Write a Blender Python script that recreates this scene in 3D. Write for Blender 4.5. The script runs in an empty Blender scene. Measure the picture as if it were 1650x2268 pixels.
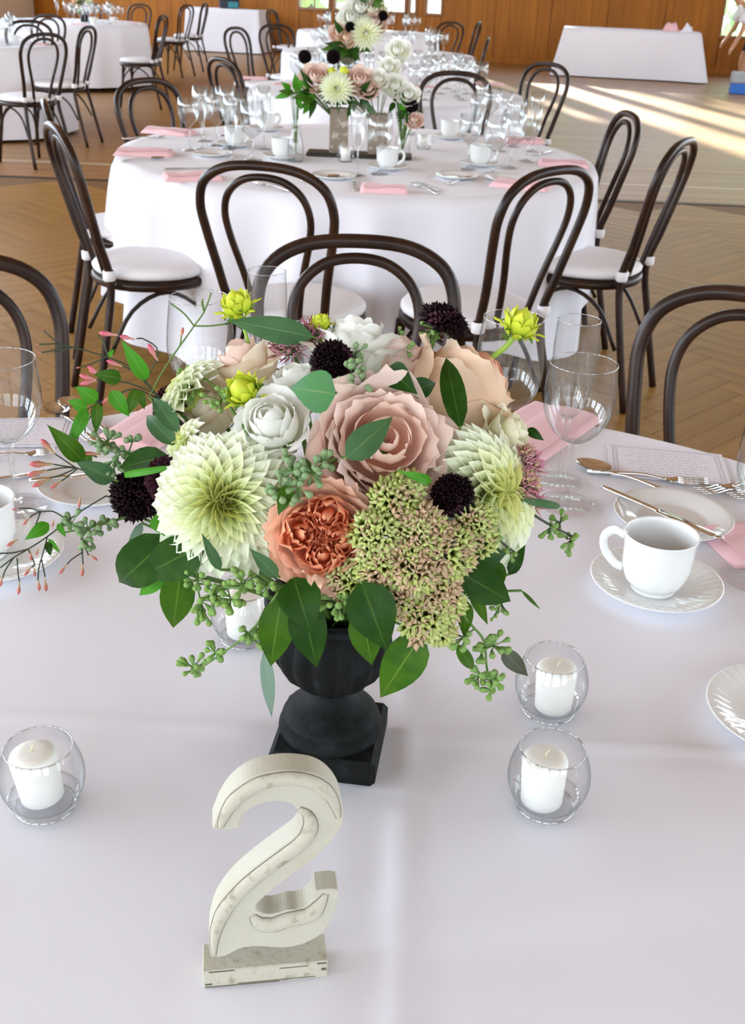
import bpy, math, random
from mathutils import Vector, Matrix, noise
random.seed(11)
PI = math.pi
sc = bpy.context.scene
col = sc.collection

# ---------------------------------------------------------------- camera
P, RL = math.radians(26.8), math.radians(2.3)
fw = Vector((0, math.cos(P), -math.sin(P)))
u0 = Vector((0, math.sin(P), math.cos(P)))
rt = math.cos(RL) * Vector((1, 0, 0)) + math.sin(RL) * u0
up = -math.sin(RL) * Vector((1, 0, 0)) + math.cos(RL) * u0
cd = bpy.data.cameras.new('camera')
cd.sensor_fit = 'VERTICAL'
cd.sensor_height = 36.0
cd.lens = 2350 / 2268 * 36.0
cd.clip_start = 0.05
cd.dof.use_dof = True
cd.dof.focus_distance = 0.98
cd.dof.aperture_fstop = 18
cam = bpy.data.objects.new('camera', cd)
cam.matrix_world = Matrix(((rt.x, up.x, -fw.x, 0), (rt.y, up.y, -fw.y, 0), (rt.z, up.z, -fw.z, 1.4), (0, 0, 0, 1)))
col.objects.link(cam)
sc.camera = cam

# ---------------------------------------------------------------- daylight and added front fill
w = bpy.data.worlds.new('sky')
sc.world = w
w.use_nodes = True
nt = w.node_tree
bg = nt.nodes['Background']
tc = nt.nodes.new('ShaderNodeTexCoord')
sx = nt.nodes.new('ShaderNodeSeparateXYZ')
rp = nt.nodes.new('ShaderNodeValToRGB')
rp.color_ramp.elements[0].position = 0.0
rp.color_ramp.elements[0].color = (0.80, 0.92, 0.95, 1)
rp.color_ramp.elements[1].position = 0.6
rp.color_ramp.elements[1].color = (0.50, 0.70, 1.0, 1)
nt.links.new(tc.outputs['Generated'], sx.inputs[0])
nt.links.new(sx.outputs['Z'], rp.inputs[0])
nt.links.new(rp.outputs[0], bg.inputs[0])
bg.inputs[1].default_value = 4.5

def lamp(name, kind, loc, direction, energy, color=(1, 1, 1), size=None, angle=None):
    l = bpy.data.lights.new(name, kind)
    l.energy = energy
    l.color = color
    if size:
        l.shape = 'RECTANGLE'
        l.size, l.size_y = size
    if angle:
        l.angle = math.radians(angle)
    o = bpy.data.objects.new(name, l)
    o.location = loc
    o.rotation_euler = Vector(direction).to_track_quat('-Z', 'Y').to_euler()
    col.objects.link(o)
    return o

lamp('sun', 'SUN', (0, 40, 20), (0.165, -0.935, -0.315), 48.0, (1.0, 0.99, 0.97), angle=1.6)
WIN_LEFT = [(-2.6, 2.2), (0.4, 2.2), (3.4, 2.2), (6.4, 2.2), (9.4, 2.2), (12.4, 2.2), (15.4, 2.2), (18.4, 2.2), (21.4, 2.2)]
for k, (yc, wd) in enumerate(WIN_LEFT):
    lamp('window_daylight', 'AREA', (-7.45, yc, 2.45), (1, 0, -0.12), (340 if yc < 2 else 270 if yc < 8 else 190), (0.76, 0.87, 1.0), size=(2.9, wd))
WIN_RIGHT = [(-2.0, 2.2), (1.0, 2.2), (4.0, 2.4), (7.0, 2.4), (10.0, 2.4), (13.0, 2.4), (16.0, 2.4)]
for k, (yc, wd) in enumerate(WIN_RIGHT):
    lamp('window_daylight', 'AREA', (8.45, yc, 2.45), (-1, 0, -0.12), 110 if yc > 2 else 130, (0.80, 0.90, 1.0), size=(3.8, wd))
FILL_FRONT = [(-5.2, 2.0), (-2.4, 2.0), (.4, 2.0), (3.2, 2.0)]
for xc, wd in FILL_FRONT:
    lamp('window_daylight', 'AREA', (xc, -4.5, 2.45), (0, 1, -0.10), 70 if xc < 0 else 24, (0.84, 0.91, 1.0), size=(wd, 2.9))  # fill lamps outside invented windows, added to brighten surfaces facing the camera
sc.view_settings.view_transform = 'Standard'
sc.view_settings.look = 'None'
sc.view_settings.gamma = 1
sc.view_settings.use_curve_mapping = False
sc.view_settings.exposure = 0.0
sc.cycles.transparent_max_bounces = 40
sc.cycles.max_bounces = 10
sc.cycles.transmission_bounces = 10
sc.cycles.caustics_reflective = False
sc.cycles.caustics_refractive = False
sc.cycles.use_denoising = True

# ---------------------------------------------------------------- materials
M = {}
def link(nt, a, b): nt.links.new(a, b)

def mat(name, color, rough=0.5, metal=0.0, spec=0.5, bump=None, var=None, sheen=0.0, coat=0.0, transl=0.0,
        tip=None, vein=None, objvar=None, sss=0.0):
    """bump=(scale,strength,dist)  var=(scale,color2,lo,hi)  tip=color at UV v=1  vein=color on UV u=.5  objvar=color2 per object"""
    m = bpy.data.materials.new(name)
    m.use_nodes = True
    nt = m.node_tree
    b = nt.nodes['Principled BSDF']
    out = nt.nodes['Material Output']
    b.inputs['Roughness'].default_value = rough
    b.inputs['Metallic'].default_value = metal
    b.inputs['Specular IOR Level'].default_value = spec
    b.inputs['Sheen Weight'].default_value = sheen
    b.inputs['Coat Weight'].default_value = coat
    if sss:
        b.inputs['Subsurface Weight'].default_value = sss
        b.inputs['Subsurface Radius'].default_value = (0.01, 0.008, 0.006)
        b.inputs['Subsurface Scale'].default_value = 1.0
    rgb = nt.nodes.new('ShaderNodeRGB')
    rgb.outputs[0].default_value = (*color, 1)
    c = rgb.outputs[0]
    def mix(a, bcol, fac):
        mx = nt.nodes.new('ShaderNodeMix')
        mx.data_type = 'RGBA'
        link(nt, fac, mx.inputs[0])
        link(nt, a, mx.inputs[6])
        if isinstance(bcol, tuple): mx.inputs[7].default_value = (*bcol, 1)
        else: link(nt, bcol, mx.inputs[7])
        return mx.outputs[2]
    def ramp(src, lo, hi):
        r = nt.nodes.new('ShaderNodeMapRange')
        r.interpolation_type = 'SMOOTHSTEP'
        link(nt, src, r.inputs[0])
        r.inputs[1].default_value, r.inputs[2].default_value = lo, hi
        return r.outputs[0]
    tcn = nt.nodes.new('ShaderNodeTexCoord')
    if tip or vein:
        uv = nt.nodes.new('ShaderNodeSeparateXYZ')
        link(nt, tcn.outputs['UV'], uv.inputs[0])
    if tip: c = mix(c, tip, ramp(uv.outputs[1], 0.05, 0.95))
    if var:
        n = nt.nodes.new('ShaderNodeTexNoise')
        n.inputs['Scale'].default_value = var[0]
        n.inputs['Detail'].default_value = 4
        link(nt, tcn.outputs['Object'], n.inputs['Vector'])
        c = mix(c, var[1], ramp(n.outputs[0], var[2], var[3]))
    if objvar:
        oi = nt.nodes.new('ShaderNodeObjectInfo')
        c = mix(c, objvar, oi.outputs['Random'])
    if vein:
        a = nt.nodes.new('ShaderNodeMath'); a.operation = 'SUBTRACT'
        link(nt, uv.outputs[0], a.inputs[0]); a.inputs[1].default_value = 0.5
        a2 = nt.nodes.new('ShaderNodeMath'); a2.operation = 'ABSOLUTE'
        link(nt, a.outputs[0], a2.inputs[0])
        c = mix(c, vein, ramp(a2.outputs[0], 0.035, 0.0))
    link(nt, c, b.inputs['Base Color'])
    if bump:
        n = nt.nodes.new('ShaderNodeTexNoise')
        n.inputs['Scale'].default_value = bump[0]
        n.inputs['Detail'].default_value = 3
        link(nt, tcn.outputs['Object'], n.inputs['Vector'])
        bp = nt.nodes.new('ShaderNodeBump')
        bp.inputs['Strength'].default_value = bump[1]
        bp.inputs['Distance'].default_value = bump[2]
        link(nt, n.outputs[0], bp.inputs['Height'])
        link(nt, bp.outputs[0], b.inputs['Normal'])
    if transl:
        t = nt.nodes.new('ShaderNodeBsdfTranslucent')
        link(nt, c, t.inputs[0])
        ms = nt.nodes.new('ShaderNodeMixShader')
        ms.inputs[0].default_value = transl
        link(nt, b.outputs[0], ms.inputs[1]); link(nt, t.outputs[0], ms.inputs[2])
        link(nt, ms.outputs[0], out.inputs[0])
    M[name] = m
    return m

def glass_thin(name, tint, edge, refl=0.6, base=0.06, power=3.0):
    m = bpy.data.materials.new(name); m.use_nodes = True
    nt = m.node_tree; nt.nodes.clear()
    out = nt.nodes.new('ShaderNodeOutputMaterial')
    lw = nt.nodes.new('ShaderNodeLayerWeight'); lw.inputs[0].default_value = 0.5
    pw = nt.nodes.new('ShaderNodeMath'); pw.operation = 'POWER'; pw.inputs[1].default_value = power
    link(nt, lw.outputs['Facing'], pw.inputs[0])
    mx = nt.nodes.new('ShaderNodeMix'); mx.data_type = 'RGBA'
    mx.inputs[6].default_value = (*tint, 1); mx.inputs[7].default_value = (*edge, 1)
    link(nt, pw.outputs[0], mx.inputs[0])
    tr = nt.nodes.new('ShaderNodeBsdfTransparent'); link(nt, mx.outputs[2], tr.inputs[0])
    gl = nt.nodes.new('ShaderNodeBsdfGlossy'); gl.inputs['Roughness'].default_value = 0.03
    p5 = nt.nodes.new('ShaderNodeMath'); p5.operation = 'POWER'; p5.inputs[1].default_value = 4.0
    link(nt, lw.outputs['Facing'], p5.inputs[0])
    fr = nt.nodes.new('ShaderNodeMath'); fr.operation = 'MULTIPLY_ADD'; fr.inputs[1].default_value = refl; fr.inputs[2].default_value = base
    link(nt, p5.outputs[0], fr.inputs[0])
    ms = nt.nodes.new('ShaderNodeMixShader')
    link(nt, fr.outputs[0], ms.inputs[0]); link(nt, tr.outputs[0], ms.inputs[1]); link(nt, gl.outputs[0], ms.inputs[2])
    link(nt, ms.outputs[0], out.inputs[0])
    M[name] = m
def glass_solid(name, color):
    m = bpy.data.materials.new(name); m.use_nodes = True
    nt = m.node_tree; nt.nodes.clear()
    out = nt.nodes.new('ShaderNodeOutputMaterial')
    g = nt.nodes.new('ShaderNodeBsdfGlass'); g.inputs['Color'].default_value = (*color, 1)
    g.inputs['IOR'].default_value = 1.48
    t = nt.nodes.new('ShaderNodeBsdfTransparent'); t.inputs[0].default_value = (*color, 1)
    ms = nt.nodes.new('ShaderNodeMixShader'); ms.inputs[0].default_value = 0.82
    link(nt, g.outputs[0], ms.inputs[1]); link(nt, t.outputs[0], ms.inputs[2])
    link(nt, ms.outputs[0], out.inputs[0])
    M[name] = m
glass_thin('glass', (0.985, 0.988, 0.988), (0.50, 0.56, 0.56), 0.65, 0.075, 2.8)
glass_thin('glass_foot', (0.992, 0.994, 0.994), (0.94, 0.95, 0.95), 0.6, 0.035, 5.0)
glass_thin('glass_rim', (0.90, 0.92, 0.92), (0.55, 0.60, 0.60), 0.5, 0.38)
glass_thin('glass_far', (0.94, 0.95, 0.95), (0.62, 0.66, 0.66), 0.7, 0.16)
glass_solid('glass_solid', (0.97, 0.985, 0.98))
def wood_grain(name, c1, c2, axis, scale, rough, spec=0.5, objvar=None, coat=0.0):
    m = mat(name, c1, rough, spec=spec, coat=coat)
    nt = m.node_tree; b = nt.nodes['Principled BSDF']
    tcn = nt.nodes.new('ShaderNodeTexCoord'); mp = nt.nodes.new('ShaderNodeMapping')
    s = [scale] * 3; s[axis] = scale * 0.06
    mp.inputs['Scale'].default_value = s
    link(nt, tcn.outputs['Object'], mp.inputs[0])
    n = nt.nodes.new('ShaderNodeTexNoise'); n.inputs['Scale'].default_value = 1.0; n.inputs['Detail'].default_value = 5
    n.inputs['Distortion'].default_value = 0.6
    link(nt, mp.outputs[0], n.inputs['Vector'])
    mx = nt.nodes.new('ShaderNodeMix'); mx.data_type = 'RGBA'
    mx.inputs[6].default_value = (*c1, 1); mx.inputs[7].default_value = (*c2, 1)
    r = nt.nodes.new('ShaderNodeMapRange'); r.inputs[1].default_value = 0.35; r.inputs[2].default_value = 0.65
    link(nt, n.outputs[0], r.inputs[0]); link(nt, r.outputs[0], mx.inputs[0])
    c = mx.outputs[2]
    if objvar:
        oi = nt.nodes.new('ShaderNodeObjectInfo'); m2 = nt.nodes.new('ShaderNodeMix'); m2.data_type = 'RGBA'
        m2.blend_type = 'MULTIPLY'; m2.inputs[0].default_value = 1.0
        r2 = nt.nodes.new('ShaderNodeMapRange'); r2.inputs[3].default_value = objvar; r2.inputs[4].default_value = 1.0
        link(nt, oi.outputs['Random'], r2.inputs[0])
        link(nt, c, m2.inputs[6]); link(nt, r2.outputs[0], m2.inputs[7]); c = m2.outputs[2]
    link(nt, c, b.inputs['Base Color'])
    return m

mat('cloth', (0.80, 0.775, 0.82), 0.85, spec=0.25, bump=(9, 0.25, 0.006), sheen=0.15)
mat('cloth_far', (0.80, 0.775, 0.82), 0.85, spec=0.25, sheen=0.15)
mat('cushion', (0.80, 0.77, 0.78), 0.9, spec=0.2, bump=(30, 0.2, 0.004))
mat('bentwood', (0.018, 0.008, 0.005), 0.33, spec=0.25, var=(14, (0.038, 0.016, 0.008), 0.4, 0.7))
wood_grain('plank', (0.38, 0.195, 0.042), (0.29, 0.14, 0.028), 0, 14, 0.42, spec=0.28, objvar=0.84)
wood_grain('plank_far', (0.38, 0.195, 0.042), (0.29, 0.14, 0.028), 0, 9, 0.42, spec=0.28)
wood_grain('stage_floor', (0.38, 0.20, 0.065), (0.29, 0.145, 0.045), 0, 7, 0.40)
mat('joint', (0.20, 0.10, 0.032), 0.6)
wood_grain('riser', (0.40, 0.20, 0.07), (0.30, 0.14, 0.045), 0, 8, 0.4)
mat('nosing', (0.50, 0.38, 0.24), 0.4)
wood_grain('panelling', (0.40, 0.135, 0.008), (0.30, 0.095, 0.006), 2, 16, 0.45, spec=0.25, objvar=0.86)
wood_grain('window_wood', (0.30, 0.12, 0.03), (0.22, 0.08, 0.02), 2, 12, 0.4)
wood_grain('ceiling_wood', (0.34, 0.20, 0.10), (0.26, 0.14, 0.07), 1, 6, 0.6)
mat('plaster', (0.62, 0.55, 0.46), 0.8)
mat('porcelain', (0.80, 0.79, 0.77), 0.12, spec=0.6, coat=0.3)
mat('silver', (0.80, 0.79, 0.77), 0.13, metal=1.0)
mat('wax', (0.86, 0.83, 0.77), 0.45, spec=0.35, sss=0.25)
mat('wick', (0.80, 0.72, 0.45), 0.8)
mat('napkin', (0.83, 0.50, 0.52), 0.85, spec=0.2, bump=(60, 0.2, 0.002), sheen=0.2)
mat('paper', (0.82, 0.79, 0.84), 0.8, spec=0.2)
mat('ink', (0.50, 0.47, 0.52), 0.8)
mat('iron', (0.006, 0.0065, 0.006), 0.62, spec=0.13, bump=(120, 0.4, 0.002), var=(40, (0.016, 0.018, 0.02), 0.5, 0.75))
# petals
mat('dahlia_outer', (0.86, 0.88, 0.48), 0.6, spec=0.15, transl=0.25, tip=(0.93, 0.95, 0.78))
mat('dahlia_mid', (0.76, 0.84, 0.28), 0.6, spec=0.15, transl=0.25, tip=(0.92, 0.94, 0.66))
mat('dahlia_inner', (0.52, 0.56, 0.08), 0.6, spec=0.2, transl=0.2, tip=(0.80, 0.80, 0.34))
mat('dahlia_far', (0.80, 0.80, 0.55), 0.6, spec=0.2, transl=0.2)
mat('rose_white', (0.86, 0.87, 0.68), 0.55, spec=0.15, transl=0.35, tip=(0.94, 0.93, 0.88))
mat('rose_cream', (0.84, 0.80, 0.52), 0.55, spec=0.15, transl=0.3, tip=(0.90, 0.86, 0.68))
mat('rose_blush', (0.84, 0.54, 0.40), 0.55, spec=0.2, transl=0.25, tip=(0.88, 0.68, 0.59))
mat('rose_blush_inner', (0.86, 0.48, 0.34), 0.55, spec=0.15, transl=0.25, tip=(0.92, 0.68, 0.56))
mat('rose_peach', (0.86, 0.60, 0.36), 0.55, spec=0.2, transl=0.25, tip=(0.91, 0.68, 0.50))
mat('rose_peach_inner', (0.84, 0.32, 0.16), 0.55, spec=0.2, transl=0.25, tip=(0.86, 0.45, 0.30))
mat('rose_peach_cream', (0.93, 0.76, 0.52), 0.55, spec=0.15, transl=0.3, tip=(0.95, 0.84, 0.68))
mat('rose_coral', (0.95, 0.62, 0.36), 0.5, spec=0.15, transl=0.25, tip=(0.96, 0.62, 0.45))
mat('rose_coral_inner', (0.84, 0.17, 0.05), 0.5, spec=0.15, transl=0.25, tip=(0.95, 0.46, 0.27))
mat('burgundy', (0.018, 0.003, 0.006), 0.55, spec=0.2, tip=(0.045, 0.009, 0.018))
mat('scabiosa', (0.004, 0.0006, 0.001), 0.45, spec=0.14, tip=(0.010, 0.0012, 0.003))
mat('scabiosa_light', (0.07, 0.02, 0.035), 0.5, spec=0.2)
mat('bud_lime', (0.42, 0.58, 0.02), 0.45, spec=0.25, transl=0.25, tip=(0.74, 0.78, 0.07))
mat('sepal', (0.13, 0.30, 0.02), 0.5, transl=0.15)
mat('stem_green', (0.10, 0.19, 0.03), 0.5)
mat('stem_bright', (0.28, 0.42, 0.05), 0.45)
mat('stem_dark', (0.035, 0.05, 0.025), 0.6)
mat('sedum_green', (0.58, 0.70, 0.14), 0.6, spec=0.15, transl=0.2, tip=(0.78, 0.80, 0.38), objvar=(0.62, 0.70, 0.20))
mat('sedum_pink', (0.58, 0.62, 0.16), 0.6, spec=0.15, transl=0.2, tip=(0.84, 0.50, 0.38), objvar=(0.74, 0.58, 0.34))
mat('sedum_rose', (0.36, 0.26, 0.14), 0.6, spec=0.15, tip=(0.74, 0.24, 0.38))
mat('seed', (0.15, 0.28, 0.05), 0.55, spec=0.2, tip=(0.22, 0.33, 0.08), objvar=(0.20, 0.33, 0.09))
mat('seed_grey', (0.15, 0.25, 0.10), 0.6, spec=0.2, tip=(0.25, 0.33, 0.16), objvar=(0.20, 0.30, 0.14))
mat('leaf_dark', (0.014, 0.050, 0.004), 0.45, spec=0.13, transl=0.08, vein=(0.055, 0.115, 0.015), var=(60, (0.024, 0.070, 0.006), 0.4, 0.7))
mat('leaf_mid', (0.050, 0.125, 0.006), 0.45, spec=0.13, transl=0.12, vein=(0.13, 0.21, 0.025), var=(60, (0.03, 0.09, 0.006), 0.4, 0.7))
mat('leaf_grey', (0.060, 0.135, 0.050), 0.5, spec=0.14, transl=0.1, vein=(0.13, 0.21, 0.08), var=(50, (0.045, 0.105, 0.04), 0.4, 0.7))
mat('leaf_bluish', (0.075, 0.24, 0.07), 0.5, spec=0.3, transl=0.1, vein=(0.18, 0.30, 0.10), var=(40, (0.10, 0.21, 0.13), 0.4, 0.7))
mat('leaf_pale', (0.22, 0.33, 0.24), 0.5, transl=0.2, vein=(0.28, 0.38, 0.24))
mat('leaf_bright', (0.06, 0.26, 0.01), 0.5, spec=0.25, transl=0.2, vein=(0.14, 0.36, 0.04))
mat('leaf_brown', (0.05, 0.055, 0.025), 0.5, transl=0.1, vein=(0.12, 0.15, 0.05))
mat('jasmine_bud', (0.55, 0.42, 0.20), 0.5, tip=(0.50, 0.08, 0.09))
mat('jasmine_pink', (0.62, 0.35, 0.28), 0.5, tip=(0.60, 0.09, 0.16))
mat('paint', (0.50, 0.47, 0.38), 0.55, spec=0.35, bump=(160, 0.25, 0.0012), var=(24, (0.48, 0.44, 0.33), 0.45, 0.7))
mat('paint_worn', (0.49, 0.455, 0.36), 0.6, spec=0.3, bump=(220, 0.5, 0.0015), var=(110, (0.33, 0.29, 0.20), 0.52, 0.72))
mat('grime', (0.12, 0.09, 0.06), 0.8)
mat('bark', (0.30, 0.23, 0.17), 0.85, bump=(40, 0.8, 0.01), var=(30, (0.55, 0.48, 0.40), 0.5, 0.65))
mat('tray', (0.022, 0.014, 0.010), 0.45)
mat('skin', (0.42, 0.20, 0.10), 0.5, sss=0.1)
mat('hair', (0.03, 0.018, 0.012), 0.5)
mat('shirt', (0.72, 0.70, 0.72), 0.85)
mat('shorts', (0.012, 0.013, 0.018), 0.8)
mat('cooler_grey', (0.34, 0.36, 0.38), 0.5)
mat('cooler_blue', (0.02, 0.14, 0.52), 0.45)
mat('teal', (0.03, 0.20, 0.24), 0.6)
mat('navy', (0.015, 0.018, 0.035), 0.6)
mat('tree_leaf', (0.50, 0.68, 0.44), 0.7, spec=0.1, transl=0.3, objvar=(0.55, 0.70, 0.50))
mat('tree_bark', (0.12, 0.09, 0.06), 0.9)
mat('lawn', (0.50, 0.66, 0.42), 0.9, var=(0.6, (0.54, 0.68, 0.46), 0.4, 0.6))
mat('pane', (1, 1, 1), 0.1)

# ---------------------------------------------------------------- geometry helpers
class G:
    """collects verts / faces / uvs"""
    def __init__(s): s.v, s.f, s.uv = [], [], []
    def add(s, v, f, uv=None):
        n = len(s.v)
        s.v += [tuple(p) for p in v]
        s.f += [tuple(i + n for i in q) for q in f]
        s.uv += list(uv) if uv else [(0.5, 0.5)] * len(v)
        return s
    def xf(s, m):
        s.v = [tuple(m @ Vector(p)) for p in s.v]
        return s
    def join(s, g, m=None):
        s.add([m @ Vector(p) for p in g.v] if m else g.v, g.f, g.uv)
        return s
    def mesh(s, name, m, smooth=True):
        me = bpy.data.meshes.new(name)
        me.from_pydata(s.v, [], s.f)
        uvl = me.uv_layers.new(name='uv')
        vi = [0] * len(me.loops)
        me.loops.foreach_get('vertex_index', vi)
        flat = [0.0] * (2 * len(vi))
        for k, i in enumerate(vi):
            flat[2 * k], flat[2 * k + 1] = s.uv[i]
        uvl.data.foreach_set('uv', flat)
        if smooth: me.polygons.foreach_set('use_smooth', [True] * len(me.polygons))
        me.materials.append(M[m] if isinstance(m, str) else m)
        me.update()
        return me

def obj(name, me, parent=None, mtx=None):
    o = bpy.data.objects.new(name, me)
    col.objects.link(o)
    if parent: o.parent = parent
    if mtx is not None: o.matrix_basis = mtx
    return o

def tag(o, label=None, cat=None, group=None, kind=None):
    if label: o['label'] = label
    if cat: o['category'] = cat
    if group: o['group'] = group
    if kind: o['kind'] = kind
    return o

def thing(name, label, cat, loc=(0, 0, 0), rz=0, group=None, mtx=None):
    o = bpy.data.objects.new(name, None)
    o.empty_display_size = 0.05
    col.objects.link(o)
    if mtx is not None: o.matrix_basis = mtx
    else:
        o.location = loc
        o.rotation_euler = (0, 0, rz)
    return tag(o, label, cat, group)

def copy_tree(o, parent=None):
    c = o.copy()
    col.objects.link(c)
    if parent: c.parent = parent
    for ch in [k for k in o.children]: copy_tree(ch, c)
    return c

def frame(p, z, twist=0.0, s=1.0):
    z = Vector(z).normalized()
    a = Vector((0, 0, 1)) if abs(z.z) < 0.95 else Vector((0, 1, 0))
    x = a.cross(z).normalized()
    y = z.cross(x)
    m = Matrix(((x.x, y.x, z.x, 0), (x.y, y.y, z.y, 0), (x.z, y.z, z.z, 0), (0, 0, 0, 1)))
    return Matrix.Translation(Vector(p)) @ m @ Matrix.Rotation(twist, 4, 'Z') @ Matrix.Scale(s, 4)

def lathe(prof, seg=24, fr=None, squash=1.0):
    """prof [(r,z)...]; fr(theta, k) -> radius factor"""
    v, f, uv, rows = [], [], [], []
    for k, (r, z) in enumerate(prof):
        if r < 1e-6:
            rows.append([len(v)]); v.append((0, 0, z)); uv.append((0.5, k / (len(prof) - 1)))
        else:
            row = []
            for i in range(seg):
                a = 2 * PI * i / seg
                q = r * (fr(a, k) if fr else 1)
                row.append(len(v)); v.append((q * math.cos(a), q * math.sin(a) * squash, z)); uv.append((i / seg, k / (len(prof) - 1)))
            rows.append(row)
    for a, b in zip(rows, rows[1:]):
        if len(a) == 1 and len(b) == 1: continue
        for i in range(seg):
            j = (i + 1) % seg
            if len(a) == 1: f.append((a[0], b[j], b[i]))
            elif len(b) == 1: f.append((a[i], a[j], b[0]))
            else: f.append((a[i], a[j], b[j], b[i]))
    return G().add(v, f, uv)

def smooth_path(pts, n=6, closed=False):
    pts = [Vector(p) for p in pts]
    out = []
    N = len(pts)
    rng = range(N) if closed else range(N - 1)
    for i in rng:
        p1, p2 = pts[i], pts[(i + 1) % N]
        p0 = pts[i - 1] if (closed or i > 0) else p1 * 2 - p2
        p3 = pts[(i + 2) % N] if (closed or i + 2 < N) else p2 * 2 - p1
        for k in range(n):
            t = k / n
            out.append(0.5 * ((2 * p1) + (p2 - p0) * t + (2 * p0 - 5 * p1 + 4 * p2 - p3) * t * t + (3 * p1 - p0 - 3 * p2 + p3) * t ** 3))
    if not closed: out.append(pts[-1])
    return out

def tube(pts, rad, seg=8, closed=False, sq=1.0, cap=True):
    pts = [Vector(p) for p in pts]
    n = len(pts)
    R = rad if isinstance(rad, (list, tuple)) else [rad] * n
    if len(R) != n:
        R = [R[0] + (R[-1] - R[0]) * i / (n - 1) for i in range(n)]
    T = []
    for i in range(n):
        a = pts[i - 1] if (i > 0 or closed) else pts[i]
        b = pts[(i + 1) % n] if (i < n - 1 or closed) else pts[i]
        d = (b - a)
        T.append(d.normalized() if d.length > 1e-9 else Vector((0, 0, 1)))
    ref = Vector((0, 0, 1)) if abs(T[0].z) < 0.9 else Vector((1, 0, 0))
    N = (ref - T[0] * ref.dot(T[0])).normalized()
    v, f, uv = [], [], []
    for i in range(n):
        N = (N - T[i] * N.dot(T[i]))
        N = N.normalized() if N.length > 1e-6 else Vector((1, 0, 0))
        B = T[i].cross(N)
        for k in range(seg):
            a = 2 * PI * k / seg
            v.append(pts[i] + R[i] * (math.cos(a) * N * sq + math.sin(a) * B)); uv.append((k / seg, i / (n - 1)))
    for i in range(n if closed else n - 1):
        j = (i + 1) % n
        for k in range(seg):
            l = (k + 1) % seg
            f.append((i * seg + k, i * seg + l, j * seg + l, j * seg + k))
    if cap and not closed:
        f.append(tuple(range(seg - 1, -1, -1)))
        f.append(tuple((n - 1) * seg + k for k in range(seg)))
    return G().add(v, f, uv)

def box(x0, x1, y0, y1, z0, z1, b=0.0):
    if b <= 0:
        v = [(x, y, z) for z in (z0, z1) for y in (y0, y1) for x in (x0, x1)]
        return G().add(v, [(0, 2, 3, 1), (4, 5, 7, 6), (0, 1, 5, 4), (2, 6, 7, 3), (0, 4, 6, 2), (1, 3, 7, 5)])
    v, f, idx = [], [], {}
    X, Y, Z = (x0, x1), (y0, y1), (z0, z1)
    s = (1, -1)
    for i in (0, 1):
        for j in (0, 1):
            for k in (0, 1):
                for ax in range(3):
                    p = [X[i] + s[i] * b, Y[j] + s[j] * b, Z[k] + s[k] * b]
                    p[ax] = (X[i], Y[j], Z[k])[ax]
                    idx[i, j, k, ax] = len(v); v.append(tuple(p))
    for ax in range(3):
        for side in (0, 1):
            q = []
            for a, c in ((0, 0), (1, 0), (1, 1), (0, 1)):
                t = [0, 0, 0]; t[ax] = side; t[(ax + 1) % 3] = a; t[(ax + 2) % 3] = c
                q.append(idx[(*t, ax)])
            f.append(tuple(q if side else q[::-1]))
    for ax in range(3):
        o1, o2 = (ax + 1) % 3, (ax + 2) % 3
        for a in (0, 1):
            for c in (0, 1):
                q = []
                for e in (0, 1):
                    t = [0, 0, 0]; t[ax] = e; t[o1] = a; t[o2] = c
                    q.append((idx[(*t, o1)], idx[(*t, o2)]))
                r = (q[0][0], q[1][0], q[1][1], q[0][1])
                f.append(r if (a ^ c) else r[::-1])
    for i in (0, 1):
        for j in (0, 1):
            for k in (0, 1):
                q = (idx[i, j, k, 0], idx[i, j, k, 1], idx[i, j, k, 2])
                f.append(q if (i ^ j ^ k) else q[::-1])
    return G().add(v, f)

def grid(fn, nu, nv, thick=None):
    v, f, uv = [], [], []
    for j in range(nv + 1):
        for i in range(nu + 1):
            v.append(fn(i / nu, j / nv)); uv.append((i / nu, j / nv))
    for j in range(nv):
        for i in range(nu):
            a = j * (nu + 1) + i
            f.append((a, a + 1, a + nu + 2, a + nu + 1))
    return G().add(v, f, uv)

# ================================================================ the room
STEP_Y, STEP_Z = 7.97, 0.0
floor = obj('floor', box(-7.2, 8.2, -4.2, 25.5, -0.10, -0.006).mesh('floor', 'joint', False))
tag(floor, 'herringbone parquet floor in golden brown oak', kind='structure')
# herringbone planks
PW, PLn = 0.105, 0.525
near_planks, rest = [], G()
pmesh = box(-PLn / 2 + 0.002, PLn / 2 - 0.002, -PW / 2 + 0.001, PW / 2 - 0.001, -0.012, 0.0).mesh('plank', 'plank', False)
cells = []
r45 = Matrix.Rotation(PI / 4, 4, 'Z')
nn = int(PLn / PW + 0.5)
for i in range(-70, 70):
    for j in range(-16, 16):
        # horizontal board then vertical board of a herringbone unit
        for o in (0, 1):
            if o == 0: c = Vector((i * PW + PLn / 2 + j * PLn * 2, i * PW + PW / 2, 0)); a = 0
            else: c = Vector((i * PW + PLn + PW / 2 + j * PLn * 2, i * PW - PLn + PLn / 2 + PW, 0)); a = PI / 2
            p = r45 @ c
            p.x += 0.3; p.y += 2.5
            if -5.8 < p.x < 7.8 and -0.2 < p.y < STEP_Y - 0.24: cells.append((p, a + PI / 4))
def shown(p):
    return p.y > 3.0 and abs(p.x - 0.02 * p.y) < 0.40 * p.y + 0.35 and (p.x + 0.12) ** 2 + (p.y - 4.5) ** 2 > 0.72
cells.sort(key=lambda q: (0 if shown(q[0]) else 1, q[0].y))
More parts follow.
